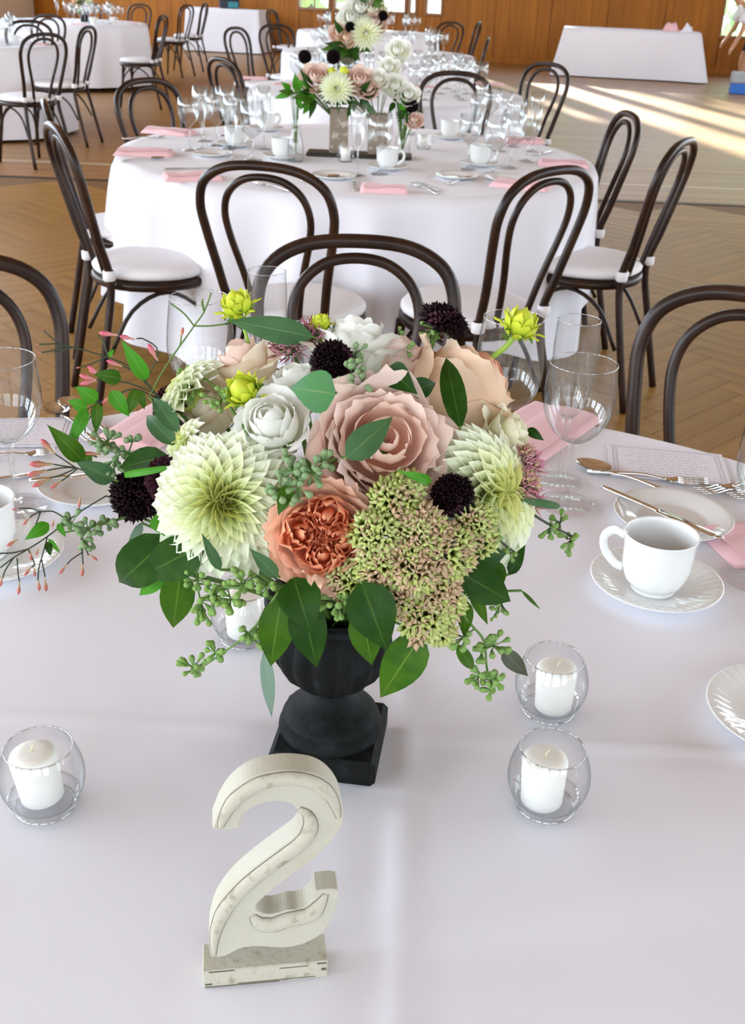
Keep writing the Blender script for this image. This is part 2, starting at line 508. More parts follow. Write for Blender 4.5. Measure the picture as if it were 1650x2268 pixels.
for k, (p, a) in enumerate(cells):
    m = Matrix.Translation(p) @ Matrix.Rotation(a, 4, 'Z')
    if k < 300: obj('plank', pmesh, floor, m)
    else:
        rest.join(box(-PLn / 2 + 0.002, PLn / 2 - 0.002, -PW / 2 + 0.002, PW / 2 - 0.002, -0.012, 0.0), m)
tag(obj('planks', rest.mesh('planks', 'plank_far', False), floor), kind='stuff')

obj('far_field', box(-7.2, 8.2, STEP_Y + .72, 25.5, -0.02, 0.0).mesh('far_field', 'stage_floor', False), floor)
obj('border_board', box(-7.2, 8.2, STEP_Y + .03, STEP_Y + .64, -0.012, 0.001, 0.002).mesh('border_board', 'riser', False), floor)
obj('border_strip', box(-7.2, 8.2, STEP_Y + .645, STEP_Y + .715, -0.012, 0.003, 0.001).mesh('border_strip', 'nosing', False), floor)
obj('border_strip', box(-7.2, 8.2, STEP_Y + 1.45, STEP_Y + 1.50, -0.012, 0.0015).mesh('border_strip', 'riser', False), floor)
obj('dark_seam', box(-7.2, 8.2, STEP_Y - .02, STEP_Y + .03, -0.012, -0.001).mesh('dark_seam', 'tray', False), floor)

# back wall of vertical timber panelling, slightly askew to the step
UX, UY = 0.98564, -0.16885
W0 = Vector((-2.717, 22.686, 0))
WM = Matrix(((UX, -UY, 0, W0.x), (UY, UX, 0, W0.y), (0, 0, 1, 0), (0, 0, 0, 1)))
ZC = 6.8
wb = obj('wall_back', box(-6.9, 11.2, 0.16, 0.20, -0.1, 0.50).mesh('wall_back', 'panelling', False), None, WM)
tag(wb, 'far wall of orange brown vertical timber panels', kind='structure')
WINS = [(-6.6, -4.78, 0.56, 2, 3), (0.93, 1.52, 0.81, 2, 3), (1.63, 2.30, 0.81, 2, 3), (2.46, 2.99, 0.81, 2, 3), (3.08, 3.19, 0.81, 1, 3), (3.40, 3.68, 0.81, 1, 3), (8.80, 10.2, 0.66, 3, 4)]
WTOP = 3.1
def wtop(a): return 6.0 if a > 8 else WTOP
def panel_run(u0_, u1_, z0, z1, y=0.0):
    n = max(1, round((u1_ - u0_) / 1.1))
    obj('backing', box(u0_ - .01, u1_ + .01, .055, .16, z0, z1).mesh('backing', 'panelling', False), wb)
    for k in range(n):
        a, b = u0_ + (u1_ - u0_) * k / n, u0_ + (u1_ - u0_) * (k + 1) / n
        bw = (b - a) / max(1, round((b - a) / 0.28))
        nb = round((b - a) / bw)
        for q in range(nb):
            ga = 0.010 if q == 0 else 0.001
            obj('panel_board', box(a + q * bw + ga, a + (q + 1) * bw - 0.001, y, y + 0.05, z0, z1, 0.002).mesh('panel_board', 'panelling', False), wb)
edges = [-3.6] 
segs = []
cur = -6.9
for (a, b, z, nu_, nv_) in WINS:
    segs.append((cur, a)); cur = b
segs.append((cur, 11.3))
HIGH = [(4.10 + .92 * k, 4.10 + .92 * k + .66) for k in range(5)]
for a, b in segs:
    if b - a <= 0.02: continue
    if a < 5 < b:
        panel_run(a, b, 0.0, 1.42)
        panel_run(a, b, 6.0, ZC)
        c_ = a
        for (h0, h1) in HIGH:
            panel_run(c_, h0, 1.42, 6.0); c_ = h1
        panel_run(c_, b, 1.42, 6.0)
    else: panel_run(a, b, 0.0, ZC)
for k, (h0, h1) in enumerate(HIGH):
    wn = obj('window_%d' % (k + 20), G().join(box(h0 - .02, h1 + .02, -0.02, 0.16, 1.38, 1.42)).join(box(h0 - .02, h0 + .015, 0, 0.16, 1.42, 6.0)).join(box(h1 - .015, h1 + .02, 0, 0.16, 1.42, 6.0)).mesh('window', 'window_wood', False), None, WM)
    tag(wn, 'high window above the far panelling', kind='structure')
    for i in range(1, 5): obj('muntin', box(h0, h1, .045, .075, 1.42 + i * .92 - .012, 1.42 + i * .92 + .012).mesh('muntin', 'window_wood', False), wn)
    obj('pane', box(h0, h1, 0.055, 0.06, 1.42, 6.0).mesh('pane', 'glass', False), wn)
for k, (a, b, zs, nu_, nv_) in enumerate(WINS):
    WTOP = wtop(a)
    panel_run(a, b, 0.0, zs - 0.04)
    panel_run(a, b, WTOP + 0.04, ZC)
    wn = obj('window_%d' % (k + 1), G().join(box(a - 0.03, b + 0.03, -0.03, 0.16, zs - 0.05, zs, 0.006)).join(box(a - 0.02, b + 0.02, -0.015, 0.16, WTOP, WTOP + 0.05, 0.006))
             .join(box(a - 0.03, a + 0.015, -0.02, 0.16, zs, WTOP)).join(box(b - 0.015, b + 0.03, -0.02, 0.16, zs, WTOP)).mesh('window', 'window_wood', False), None, WM)
    tag(wn, 'wood framed window in the far panelled wall', kind='structure')
    for i in range(1, nu_):
        x = a + (b - a) * i / nu_
        obj('muntin', box(x - 0.012, x + 0.012, 0.04, 0.08, zs, WTOP).mesh('muntin', 'window_wood', False), wn)
    for i in range(1, nv_ + 2):
        z = zs + (WTOP - zs) * i / (nv_ + 2)
        obj('muntin', box(a, b, 0.045, 0.075, z - 0.010, z + 0.010).mesh('muntin', 'window_wood', False), wn)
    obj('pane', box(a, b, 0.055, 0.06, zs, WTOP).mesh('pane', 'glass', False), wn)
bb = obj('baseboard_back', box(-6.9, 11.0, -0.02, -0.001, 0.0, 0.12, 0.004).mesh('baseboard', 'panelling', False), None, WM)
tag(bb, 'baseboard of the far wall', kind='structure')

# side walls with tall windows, ceiling and the wall behind the photographer
def side_wall(name, x, sgn, bays, z0, z1, ya, yb, rails, label):
    g = G()
    x0, x1 = (x - 0.15, x) if sgn < 0 else (x, x + 0.15)
    g.join(box(x0, x1, ya, yb, -0.1, z0)); g.join(box(x0, x1, ya, yb, z1, ZC))
    cur = ya
    for yc, wd in bays:
        g.join(box(x0, x1, cur, yc - wd / 2, z0, z1)); cur = yc + wd / 2
    g.join(box(x0, x1, cur, yb, z0, z1))
    o = tag(obj(name, g.mesh(name, 'plaster', False)), label, kind='structure')
    for yc, wd in bays:
        for r in rails:
            obj('muntin', box(x0 + 0.05, x0 + 0.10, yc - wd / 2, yc + wd / 2, r - 0.05, r + 0.05).mesh('muntin', 'window_wood', False), o)
        for q in (0,):
            obj('muntin', box(x0 + 0.05, x0 + 0.10, yc + q * wd / 6 - 0.03, yc + q * wd / 6 + 0.03, z0, z1).mesh('muntin', 'window_wood', False), o)
    return o
side_wall('wall_left', -7.2, -1, WIN_LEFT, 0.95, 3.95, -4.2, 25.0, (1.9, 2.9), 'left side wall with tall windows')
side_wall('wall_right', 8.2, 1, WIN_RIGHT, 0.5, 4.4, -4.2, 22.0, (1.35, 2.2, 3.1), 'right side wall with tall windows')
gwf = G().join(box(-7.35, 8.35, -4.35, -4.2, -0.1, 1.0)).join(box(-7.35, 8.35, -4.35, -4.2, 3.9, ZC))
cur = -7.35
for xc, wd in FILL_FRONT:
    gwf.join(box(cur, xc - wd / 2, -4.35, -4.2, 1.0, 3.9)); cur = xc + wd / 2  # openings made up to let the front fill lamps shine in
gwf.join(box(cur, 8.35, -4.35, -4.2, 1.0, 3.9))
wf = tag(obj('wall_front', gwf.mesh('wall_front', 'plaster', False)), 'wall behind the photographer with windows', kind='structure')
for xc, wd in FILL_FRONT:
    for q in (-1, 0, 1): obj('muntin', box(xc + q * wd / 4 - .02, xc + q * wd / 4 + .02, -4.3, -4.26, 1.0, 3.9).mesh('muntin', 'window_wood', False), wf)
ce = tag(obj('ceiling', box(-7.35, 8.35, -4.35, 25.2, ZC, ZC + 0.15).mesh('ceiling', 'ceiling_wood', False)), 'timber ceiling of the hall', kind='structure')
for k in range(9):
    obj('beam', box(-7.2, 8.2, -3.0 + k * 3.0, -2.75 + k * 3.0, ZC - 0.35, ZC).mesh('beam', 'ceiling_wood', False), ce)
# outdoors beyond the windows
tag(obj('ground_outside', box(-40, 50, 25.5, 80, -0.5, -0.4).mesh('ground', 'lawn', False)), 'sunlit lawn outside', kind='structure')
lm = grid(lambda a, b: (b * 0.5, (a - 0.5) * 0.30 * math.sin(PI * min(1, b * 0.95 + .05)), 0.05 * math.sin(PI * b)), 2, 3)
def tree(x, y, h, wd, label):
    t = thing('tree', label, 'tree', (x, y, -0.4), 0, 'trees outside the windows')
    obj('trunk', tube([(0, 0, 0), (0.1, 0, h * 0.3), (0, 0.1, h * 0.7)], [0.22, 0.1], 8).mesh('trunk', 'tree_bark'), t)
    g = G()
    for k in range(900):
        d = Vector((random.gauss(0, 1), random.gauss(0, 1), random.gauss(0, 1))).normalized() * (0.55 + 0.45 * random.random())
        p = Vector((d.x * wd, d.y * wd, h * 0.52 + d.z * h * 0.48))
        g.join(lm, frame(p, (random.uniform(-1, 1), random.uniform(-1, 1), random.uniform(-.2, 1)), random.uniform(0, 6), random.uniform(.8, 1.6)))
    tag(obj('foliage', g.mesh('foliage', 'tree_leaf'), t), kind='stuff')
tree(-2.2, 31, 6.5, 2.4, 'leafy green tree seen through the windows above the far tables')
tree(3.2, 33, 7.5, 2.8, 'second leafy green tree behind the far window bank')
tree(9.4, 29, 6.0, 2.6, 'leafy green tree seen through the window at the right end of the panelling')
tree(-9.5, 31, 6.5, 2.8, 'leafy green tree seen through the window at the left end of the far wall')

# ================================================================ bentwood chairs
def chair_meshes():
    out = {}
    def hoop(pts): return smooth_path(pts, 5)
    ly = lambda z: -0.185 - 0.11 * (z - 0.46) / 0.47
    half = [(.145, .46), (.162, .60), (.188, .74), (.196, .82), (.173, .885), (.104, .925)]
    L = [(-.175, -.275, 0), (-.160, -.215, .28)] + [(-a, ly(z), z) for a, z in half]
    pts = L + [(0, ly(.935), .935)] + [(-x, y, z) for x, y, z in L[::-1]]
    out['back_frame'] = tube(hoop(pts), 0.0138, 8).mesh('back_frame', 'bentwood')
    half = [(.062, .455), (.085, .60), (.118, .73), (.126, .80), (.108, .855), (.062, .893)]
    L = [(-a, ly(z) + .004, z) for a, z in half]
    pts = L + [(0, ly(.904) + .004, .904)] + [(-x, y, z) for x, y, z in L[::-1]]
    out['inner_hoop'] = tube(hoop(pts), 0.0108, 8).mesh('inner_hoop', 'bentwood')
    out['seat_ring'] = lathe([(0, .428), (.185, .428), (.205, .430), (.212, .442), (.210, .456), (.200, .460), (0, .458)], 28).mesh('seat_ring', 'bentwood')
    out['cushion'] = lathe([(0, .461), (.190, .462), (.206, .472), (.208, .485), (.196, .499), (.150, .508), (0, .512)], 28,
                           lambda a, k: 1 + .012 * math.sin(5 * a)).mesh('cushion', 'cushion')
    for s in (-1, 1):
        out['leg', s] = tube([(s * .150, .135, .435), (s * .158, .150, .25), (s * .178, .185, 0)], [.0165, .012], 8).mesh('leg', 'bentwood')
        out['brace', s] = tube(smooth_path([(s * .163, .155, .20), (s * .150, .120, .34), (s * .165, .0, .418), (s * .150, -.12, .36), (s * .160, -.205, .22)], 4), .0075, 6).mesh('brace', 'bentwood')
        out['tie', s] = lathe([(.017, .470), (.021, .474), (.021, .500), (.017, .504)], 10).xf(Matrix.Translation((s * .152, -.190, 0))).mesh('tie', 'cushion')
    out['front_brace'] = tube(smooth_path([(-.155, .148, .22), (-.12, .145, .35), (0, .140, .42), (.12, .145, .35), (.155, .148, .22)], 4), .0075, 6).mesh('brace', 'bentwood')
    return out
CM = chair_meshes()
def chair_at(top, target, label, z0=0.0, group='bentwood chairs', rz=None, rear=True):
    """top: where the crown of the back hoop stands; the chair faces target"""
    d = Vector((target[0] - top[0], target[1] - top[1], 0))
    if rz is None: rz = math.atan2(d.y, d.x) - PI / 2
    off = Matrix.Rotation(rz, 3, 'Z') @ Vector((0, -.296, 0))
    t = thing('bentwood_chair', label, 'chair', (top[0] - off.x, top[1] - off.y, z0), rz, group)
    for k in ('seat_ring', 'back_frame', 'inner_hoop', 'cushion', 'front_brace'):
        obj('brace' if k == 'front_brace' else k, CM[k], t)
    for s in (-1, 1):
        obj('leg', CM['leg', s], t); obj('brace', CM['brace', s], t); obj('tie', CM['tie', s], t)
    return t

# ================================================================ tables and cloths
def table(name, label, loc, r=0.88, h=0.735):
    t = thing(name, label, 'table', loc, 0, 'round banquet tables')
    obj('tabletop', lathe([(0, h - .03), (r, h - .03), (r + .008, h - .02), (r + .008, h - .006), (r, h), (0, h)], 48).mesh('tabletop', 'window_wood'), t)
    for k in range(4):
        a = PI / 4 + k * PI / 2
        obj('leg', tube([(.55 * math.cos(a), .55 * math.sin(a), h - .03), (.6 * math.cos(a), .6 * math.sin(a), 0)], .016, 8).mesh('leg', 'tray'), t)
    return t

def cloth_geo(R, zt, zh, n, amp, seed, seg=168, rings=14, top=24, ht=None, corner=0.0):
    rnd = random.Random(seed)
    ph = [rnd.uniform(0, 6.28) for _ in range(6)]
    v, f, rows = [], [], []
    rr = [R * (k / top) ** 0.9 for k in range(1, top + 1)]
    v.append((0, 0, zt + (ht(0, 0) if ht else 0))); 
    for r in rr:
        row = []
        for i in range(seg):
            a = 2 * PI * i / seg
            x, y = r * math.cos(a), r * math.sin(a)
            z = zt + (ht(x, y) if ht else 0)
            row.append(len(v)); v.append((x, y, z))
        rows.append(row)
    for k in range(1, rings + 1):
        t = k / rings
        row = []
        for i in range(seg):
            a = 2 * PI * i / seg
            hem = zh - corner * max(0, abs(math.sin(2 * a + ph[5]))) ** 3
            fold = 0.5 + 0.5 * math.sin(n * a + ph[0] + 1.1 * math.sin(3 * a + ph[1]) + .5 * math.sin(7 * a + ph[2]))
            fold = fold ** 1.2 * (0.65 + 0.35 * math.sin(2 * a + ph[3]))
            tt = t ** 0.6
            z = zt - (zt - hem) * t
            e = min(1.0, (zt - z) / 0.03)
            r = R + 0.010 * math.sqrt(max(0, 1 - (1 - e) ** 2)) + amp * tt * fold + 0.015 * t * math.sin(4 * a + ph[4])
            row.append(len(v)); v.append((r * math.cos(a), r * math.sin(a), z - (0.0 if k > 1 else 0.0)))
        rows.append(row)
    for i in range(seg): f.append((0, rows[0][i], rows[0][(i + 1) % seg]))
    for A, B in zip(rows, rows[1:]):
        for i in range(seg):
            j = (i + 1) % seg
            f.append((A[i], B[i], B[j], A[j]))
    return G().add(v, f)

# near table (centre of its cloth folds lies under the urn)
NT = Vector((0.0, 0.80, 0))
table('banquet_table', 'round banquet table in the foreground under the cloth with the number', NT, r=0.905)
c1a, c1b = Vector((0.0416,0.8627,0.75)), Vector((0.0316,0.4988,0.75))
c2a, c2b = Vector((-0.3514,0.8192,0.75)), Vector((0.3656,0.8098,0.75))
def crease(p, a, b):
    d = (b - a); d.z = 0; d.normalize()
    return (p.x - a.x) * d.y - (p.y - a.y) * d.x
def near_h(x, y):
    p = Vector((x + NT.x, y + NT.y, 0))
    s1 = crease(p, c1a, c1b)
    q = max(abs(p.x + .03) - .05, abs(p.y - .785) - .05, 0)
    fade = min(1.0, q / .03)
    fade *= min(1, max(0, (math.hypot(p.x + .063, p.y - .54) - .04) / .03))
    h = (.0042 * math.exp(-(s1 / .012) ** 2)) * fade
    h += .0022 * math.exp(-((s1 - .050) / .022) ** 2) * fade
    s2 = crease(p, c2a, c2b)
    h += .0026 * math.exp(-(s2 / .007) ** 2) * fade
    h += .0022 * noise.noise(Vector((p.x * 4.1, p.y * 4.1, 3.3))) * fade
    return h - 0.0004
g = G()
NC, SG = 0.905, 1
N = 210
idx = {}
for j in range(N + 1):
    for i in range(N + 1):
        a, b = 2 * i / N - 1, 2 * j / N - 1
        x, y = NC * a * math.sqrt(1 - b * b / 2), NC * b * math.sqrt(1 - a * a / 2)   # square grid mapped to a disc
        g.v.append((x, y, .75 + near_h(x, y))); g.uv.append((i / N, j / N))
for j in range(N):
    for i in range(N):
        q = j * (N + 1) + i
        g.f.append((q, q + 1, q + N + 2, q + N + 1))
rim = [i for i in range(N)] + [N + (N + 1) * j for j in range(N)] + [(N + 1) * N + i for i in range(N, 0, -1)] + [(N + 1) * j for j in range(N, 0, -1)]
prev = rim
for k in range(1, 11):
    t = k / 10
    row = []
    for n_, q in enumerate(rim):
        x, y, z = g.v[q]
        a = math.atan2(y, x)
        e = min(1, (.5 * t) / .03)
        r = 1 + (.011 * math.sqrt(max(0, 1 - (1 - e) ** 2)) + .06 * t * (.5 + .5 * math.sin(13 * a + 1.2 * math.sin(3 * a)))) / NC
        row.append(len(g.v)); g.v.append((x * r, y * r, z - .50 * t)); g.uv.append((0, 0))
    for n_ in range(len(rim)):
        m_ = (n_ + 1) % len(rim)
        g.f.append((prev[n_], row[n_], row[m_], prev[m_]))
    prev = row
o = obj('tablecloth', g.mesh('tablecloth', 'cloth'), None, Matrix.Translation(NT))
tag(o, 'white creased tablecloth on the foreground table with the number two', 'tablecloth', 'white tablecloths')

T2 = Vector((-0.12, 4.50, 0))
table('banquet_table', 'round banquet table second from the camera, under a draped cloth', T2, r=0.92)
o = obj('tablecloth', cloth_geo(.955, .75, .24, 19, .125, 5, seg=320, corner=.14).mesh('tablecloth', 'cloth_far'), None, Matrix.Translation(T2))
tag(o, 'white draped tablecloth on the second table, ringed by bentwood chairs', 'tablecloth', 'white tablecloths')
T3 = Vector((-0.02, 7.20, 0))
table('banquet_table', 'round banquet table third from the camera, under a white cloth', T3, r=0.82)
o = obj('tablecloth', cloth_geo(.86, .75, .26, 12, .06, 8).mesh('tablecloth', 'cloth_far'), None, Matrix.Translation(T3))
tag(o, 'white tablecloth on the third table under the tall flowers', 'tablecloth', 'white tablecloths')
T4 = Vector((-0.12, 10.9, 0))
T5 = Vector((-0.30, 14.9, 0))
table('banquet_table', 'round banquet table fourth in line from the camera', T4)
table('banquet_table', 'round banquet table last in the middle row, before the far windows', T5)
o = obj('tablecloth', cloth_geo(.9, .75, .22, 12, .06, 19, seg=96, top=8).mesh('tablecloth', 'cloth_far'), None, Matrix.Translation(T5))
tag(o, 'white tablecloth on the last table of the middle row', 'tablecloth', 'white tablecloths')
o = obj('tablecloth', cloth_geo(.9, .75, .22, 12, .06, 9, seg=96, top=8).mesh('tablecloth', 'cloth_far'), None, Matrix.Translation(T4))
tag(o, 'white tablecloth on the fourth table of the middle row', 'tablecloth', 'white tablecloths')
TA = Vector((-3.82, 10.20, 0))
table('banquet_table', 'round banquet table at the left edge of the photo on the raised floor', TA)
o = obj('tablecloth', cloth_geo(.90, .75, .03, 10, .07, 21, seg=120, top=10).mesh('tablecloth', 'cloth_far'), None, Matrix.Translation(TA))
tag(o, 'white floor-length tablecloth cut off by the left edge of the photo', 'tablecloth', 'white tablecloths')
TB = Vector((-4.00, 14.60, 0))
table('banquet_table', 'round banquet table at upper left, behind the cut-off table', TB)
o = obj('tablecloth', cloth_geo(.90, .75, .06, 14, .08, 33, seg=140, top=10).mesh('tablecloth', 'cloth_far'), None, Matrix.Translation(TB))
tag(o, 'white pleated tablecloth on the table at upper left', 'tablecloth', 'white tablecloths')

def rect_table(name, label, clabel, p0, p1, depth, h, z0, flare, folds, seed):
    """front edge from p0 to p1 (top edge), going back by depth"""
    p0, p1 = Vector((p0[0], p0[1], 0)), Vector((p1[0], p1[1], 0))
    d = (p1 - p0); Ln = d.length; d.normalize(); nrm = Vector((-d.y, d.x, 0))
    m = Matrix(((d.x, nrm.x, 0, p0.x), (d.y, nrm.y, 0, p0.y), (0, 0, 1, z0), (0, 0, 0, 1)))
    t = thing(name, label, 'table', mtx=m)
    obj('tabletop', box(.02, Ln - .02, .02, depth - .02, h - .045, h - .012).mesh('tabletop', 'window_wood', False), t)
    for x in (.12, Ln - .12):
        for y in (.12, depth - .12): obj('leg', box(x - .02, x + .02, y - .02, y + .02, 0, h - .045).mesh('leg', 'tray', False), t)
    rnd = random.Random(seed); ph = [rnd.uniform(0, 6) for _ in range(4)]
    per = []
    n1, n2 = 60, 24
    for i in range(n1): per.append((Ln * i / n1, 0, 0, -1))
    for i in range(n2): per.append((Ln, depth * i / n2, 1, 0))
    for i in range(n1): per.append((Ln * (1 - i / n1), depth, 0, 1))
    for i in range(n2): per.append((0, depth * (1 - i / n2), -1, 0))
    g = G(); rows = []
    K = 10
    for k in range(K + 1):
        tt = k / K; row = []
        for i, (x, y, nx, ny) in enumerate(per):
            s = i / len(per) * 2 * (Ln + depth)
            cx, cy = (x - Ln / 2) / (Ln / 2), (y - depth / 2) / (depth / 2)
            cn = max(0, min(abs(cx), abs(cy)) - .8) * 5
            a = folds * tt * (.5 + .5 * math.sin(s * 7 + ph[0] + math.sin(s * 2 + ph[1]) * 2)) * (.6 + .4 * math.sin(s * 3.1 + ph[2]))
            o_ = flare * tt + a + .06 * cn * tt
            row.append(len(g.v))
            g.v.append((x + (nx if nx else cx * cn * .6) * o_, y + (ny if ny else cy * cn * .6) * o_, h - (h - .02) * tt)); g.uv.append((0, 0))
        rows.append(row)
    for A, B in zip(rows, rows[1:]):
        for i in range(len(per)):
            j = (i + 1) % len(per)
            g.f.append((A[i], B[i], B[j], A[j]))
    g.f.append(tuple(rows[0]))
    tag(obj('tablecloth', g.mesh('tablecloth', 'cloth_far'), None, m), clabel, 'tablecloth')
    return m
HM = rect_table('long_table', 'long rectangular table standing before the panelled wall on the right', 'white floor-length cloth on the long table before the panelled wall',
           (2.86, 19.45), (5.05, 19.05), .80, .75, 0.0, .09, .09, 4)
RM = rect_table('long_table', 'rectangular table standing behind the chairs at upper left', 'plain white cloth on the rectangular table at upper left',
           (-3.85, 21.80), (-2.47, 21.62), .60, .75, STEP_Z, .03, .05, 7)

# chairs ---------------------------------------------------------------
cn = (NT.x, NT.y)
chair_at((-0.050, 2.095), cn, 'bentwood chair at the far side of the foreground table, behind the bouquet')
chair_at((-0.765, 1.80), (-.05, .80), 'bentwood chair back at the left edge of the photo, behind the left wine glass')
chair_at((0.655, 1.79), (.02, .80), 'bentwood chair back at the right edge of the photo, behind the wine glasses')
c2 = (T2.x, T2.y)
chair_at((-0.3327,2.9436,0.935), (.12, 4.6), 'bentwood chair at the front left of the second table, back to the camera')
chair_at((0.472,3.0674,0.935), (-.75, 4.35), 'bentwood chair at the front right of the second table, turned to the left')
chair_at((-1.0626,3.5422,0.935), (.2, 4.2), 'nearer of the two bentwood chairs seen from the side left of the second table')
chair_at((-1.2778,4.1757,0.935), (.3, 4.7), 'farther of the two bentwood chairs seen from the side left of the second table')
chair_at((0.9802,4.5962,0.935), c2, 'farther bentwood chair on the right side of the second table, open hoop')
chair_at((1.0108,3.8001,0.935), (-.3, 4.55), 'nearer bentwood chair on the right side of the second table, seen edge-on')
chair_at((-1.122,5.2056,0.935), c2, 'bentwood chair at the back left of the second table behind the folded napkins')
chair_at((0.3697,6.3482,0.935), (.1, 4.5), 'bentwood chair at the back right of the second table, between it and the third')
def ctop(p, d): return (p[0] + d[0], p[1] + d[1])
p = (1.0145,7.3775,0.935); chair_at(p, ctop(p, (-.9, -.75)), 'bentwood chair turned sideways to the right of the third table')
p = (-0.985,6.681,0.935); chair_at(p, ctop(p, (.8, .6)), 'bentwood chair at the front left of the third table, seen from above')
p = (-1.4135,10.466,0.935); chair_at(p, ctop(p, (1, -.5)), 'bentwood chair left of the third table, its hoop before the plain cloth')
p = (0.8632,10.3482,0.935); chair_at(p, ctop(p, (-1, .1)), 'bentwood chair right of the fourth table, nearest of three')
p = (1.0664,14.2896,0.935); chair_at(p, ctop(p, (-1, .25)), 'bentwood chair seen side-on at the right, between the fourth and last tables')
p = (0.7061,13.9167,0.935); chair_at(p, ctop(p, (-.5, .8)), 'small bentwood chair at the right of the last table in the middle row')
p = (-1.6515,15.9021,0.935); chair_at(p, ctop(p, (1, -.3)), 'bentwood chair seen side-on left of the last table in the middle row')
p = (-1.1438,11.4314,0.935); chair_at(p, ctop(p, (.6, -.8)), 'bentwood chair left of the fourth table, its hoop before the orange wall')
p = (-2.5176,8.3861,0.935); chair_at(p, ctop(p, (-.78, .62)), 'bentwood chair in front of the table cut off at the left edge')
p = (-2.5138,9.6199,0.935); chair_at(p, ctop(p, (-1, .12)), 'bentwood chair seen side-on at the right of the cut-off table')
p = (-3.3943,11.515,0.935); chair_at(p, ctop(p, (-.35, -1)), 'bentwood chair behind the cut-off table, the taller of two overlapping hoops')
p = (-3.1915,10.1901,0.935); chair_at(p, ctop(p, (.2, -1)), 'bentwood chair behind the cut-off table, the lower of two overlapping hoops')
p = (-2.4548,12.5196,0.935); chair_at(p, ctop(p, (-1, .1)), 'bentwood chair side-on at the right of the pleated-cloth table, nearest the camera')
p = (-2.8738,16.4048,0.935); chair_at(p, ctop(p, (-.8, .3)), 'bentwood chair right of the pleated-cloth table, middle of a row of three')
p = (-2.8134,17.6181,0.935); chair_at(p, ctop(p, (-1, .1)), 'bentwood chair right of the pleated-cloth table, last of a row of three')
p = (-3.4448,15.9692,0.935); chair_at(p, ctop(p, (-.5, -1)), 'bentwood chair behind the pleated-cloth table')
p = (-4.0955,15.6285,0.935); chair_at(p, ctop(p, (0, -1)), 'bentwood chair behind the pleated-cloth table, half hidden by glasses')

# ================================================================ the urn
UP = Vector((-0.031, 0.789, 0.750))
urn = thing('footed_urn', 'black fluted footed urn on a square plinth holding the bouquet', 'urn', UP, math.radians(-7))
obj('plinth', box(-.0485, .0485, -.0485, .0485, 0, .027, .0045).mesh('plinth', 'iron', False), urn)
obj('foot', lathe([(.0, .027), (.0465, .027), (.0480, .030), (.0475, .034), (.0440, .039), (.0450, .042), (.0425, .047), (.0350, .053), (.0250, .060), (.0195, .067), (.0182, .074)], 48).mesh('foot', 'iron'), urn)
def flute(a, k): return 1 + (.085 * (abs(math.cos(8 * a)) - .5) if 1 <= k <= 7 else 0)
obj('bowl', lathe([(.0182, .072), (.0215, .076), (.0320, .084), (.0430, .095), (.0500, .108), (.0525, .120), (.0505, .134), (.0470, .146), (.0475, .152), (.0560, .160), (.0600, .164), (.0570, .168), (.0480, .166), (.042, .150), (0, .148)], 96, flute).mesh('bowl', 'iron'), urn)
STEM0 = UP + Vector((0.0, 0.0, 0.135))
BC = Vector((-.02, .80, .985))
CAMP = Vector((0, 0, 1.4))

def facing(p, out=.6, extra=(0, 0, 0)):
    n = (Vector(p) - BC).normalized()
    c = (CAMP - Vector(p)).normalized()
    return (n * out + c * (1 - out) + Vector(extra)).normalized()

def stem_to(t, mtx, rad, m='stem_green', start=(0, 0, 0), bulge=0.0):
    """a stem from the flower's base down into the urn, in the flower's own frame"""
    inv = mtx.inverted()
    tgt = STEM0 + Vector((random.uniform(-.02, .02), random.uniform(-.02, .02), 0))
    a = mtx @ Vector(start)
    mid = a.lerp(tgt, .5) + Vector((0, .01, -.004))
    pts = smooth_path([inv @ a, inv @ (a.lerp(mid, .5)), inv @ mid, inv @ tgt], 3)
    return obj('stem', tube(pts, rad, 6).mesh('stem', m), t)

def ruffle(u, v, sd): return noise.noise(Vector((u * 3.1, v * 1.7, sd)))
def petal_cup(Rl, amax, hw, zo, curl, ruf, sd, nu=7, nv=7, pinch=6, tipcut=.55):
    def fn(u, v):
        a = math.radians(amax) * (.12 + .88 * v)
        wv = (min(1, v * 1.9) ** .55) * (1 - tipcut * v ** pinch) * (1.0)
        ph = (u - .5) * 2 * math.radians(hw) * wv
        k = max(0, v - .72) / .28
        cu = (2 * u - 1)
        r = Rl * math.sin(a) + curl * Rl * k * k * (1 - .25 * cu * cu)
        z = -Rl * math.cos(a) + zo - curl * Rl * .55 * k * k - Rl * .05 * cu * cu * v
        q = ruf * Rl * ruffle(u * 2, v, sd) * (v ** 1.5)
        r += q; z += ruf * .8 * Rl * ruffle(u * 2.3, v, sd + 9) * v ** 2
        return (r * math.cos(ph), r * math.sin(ph), z)
    return grid(fn, nu, nv)

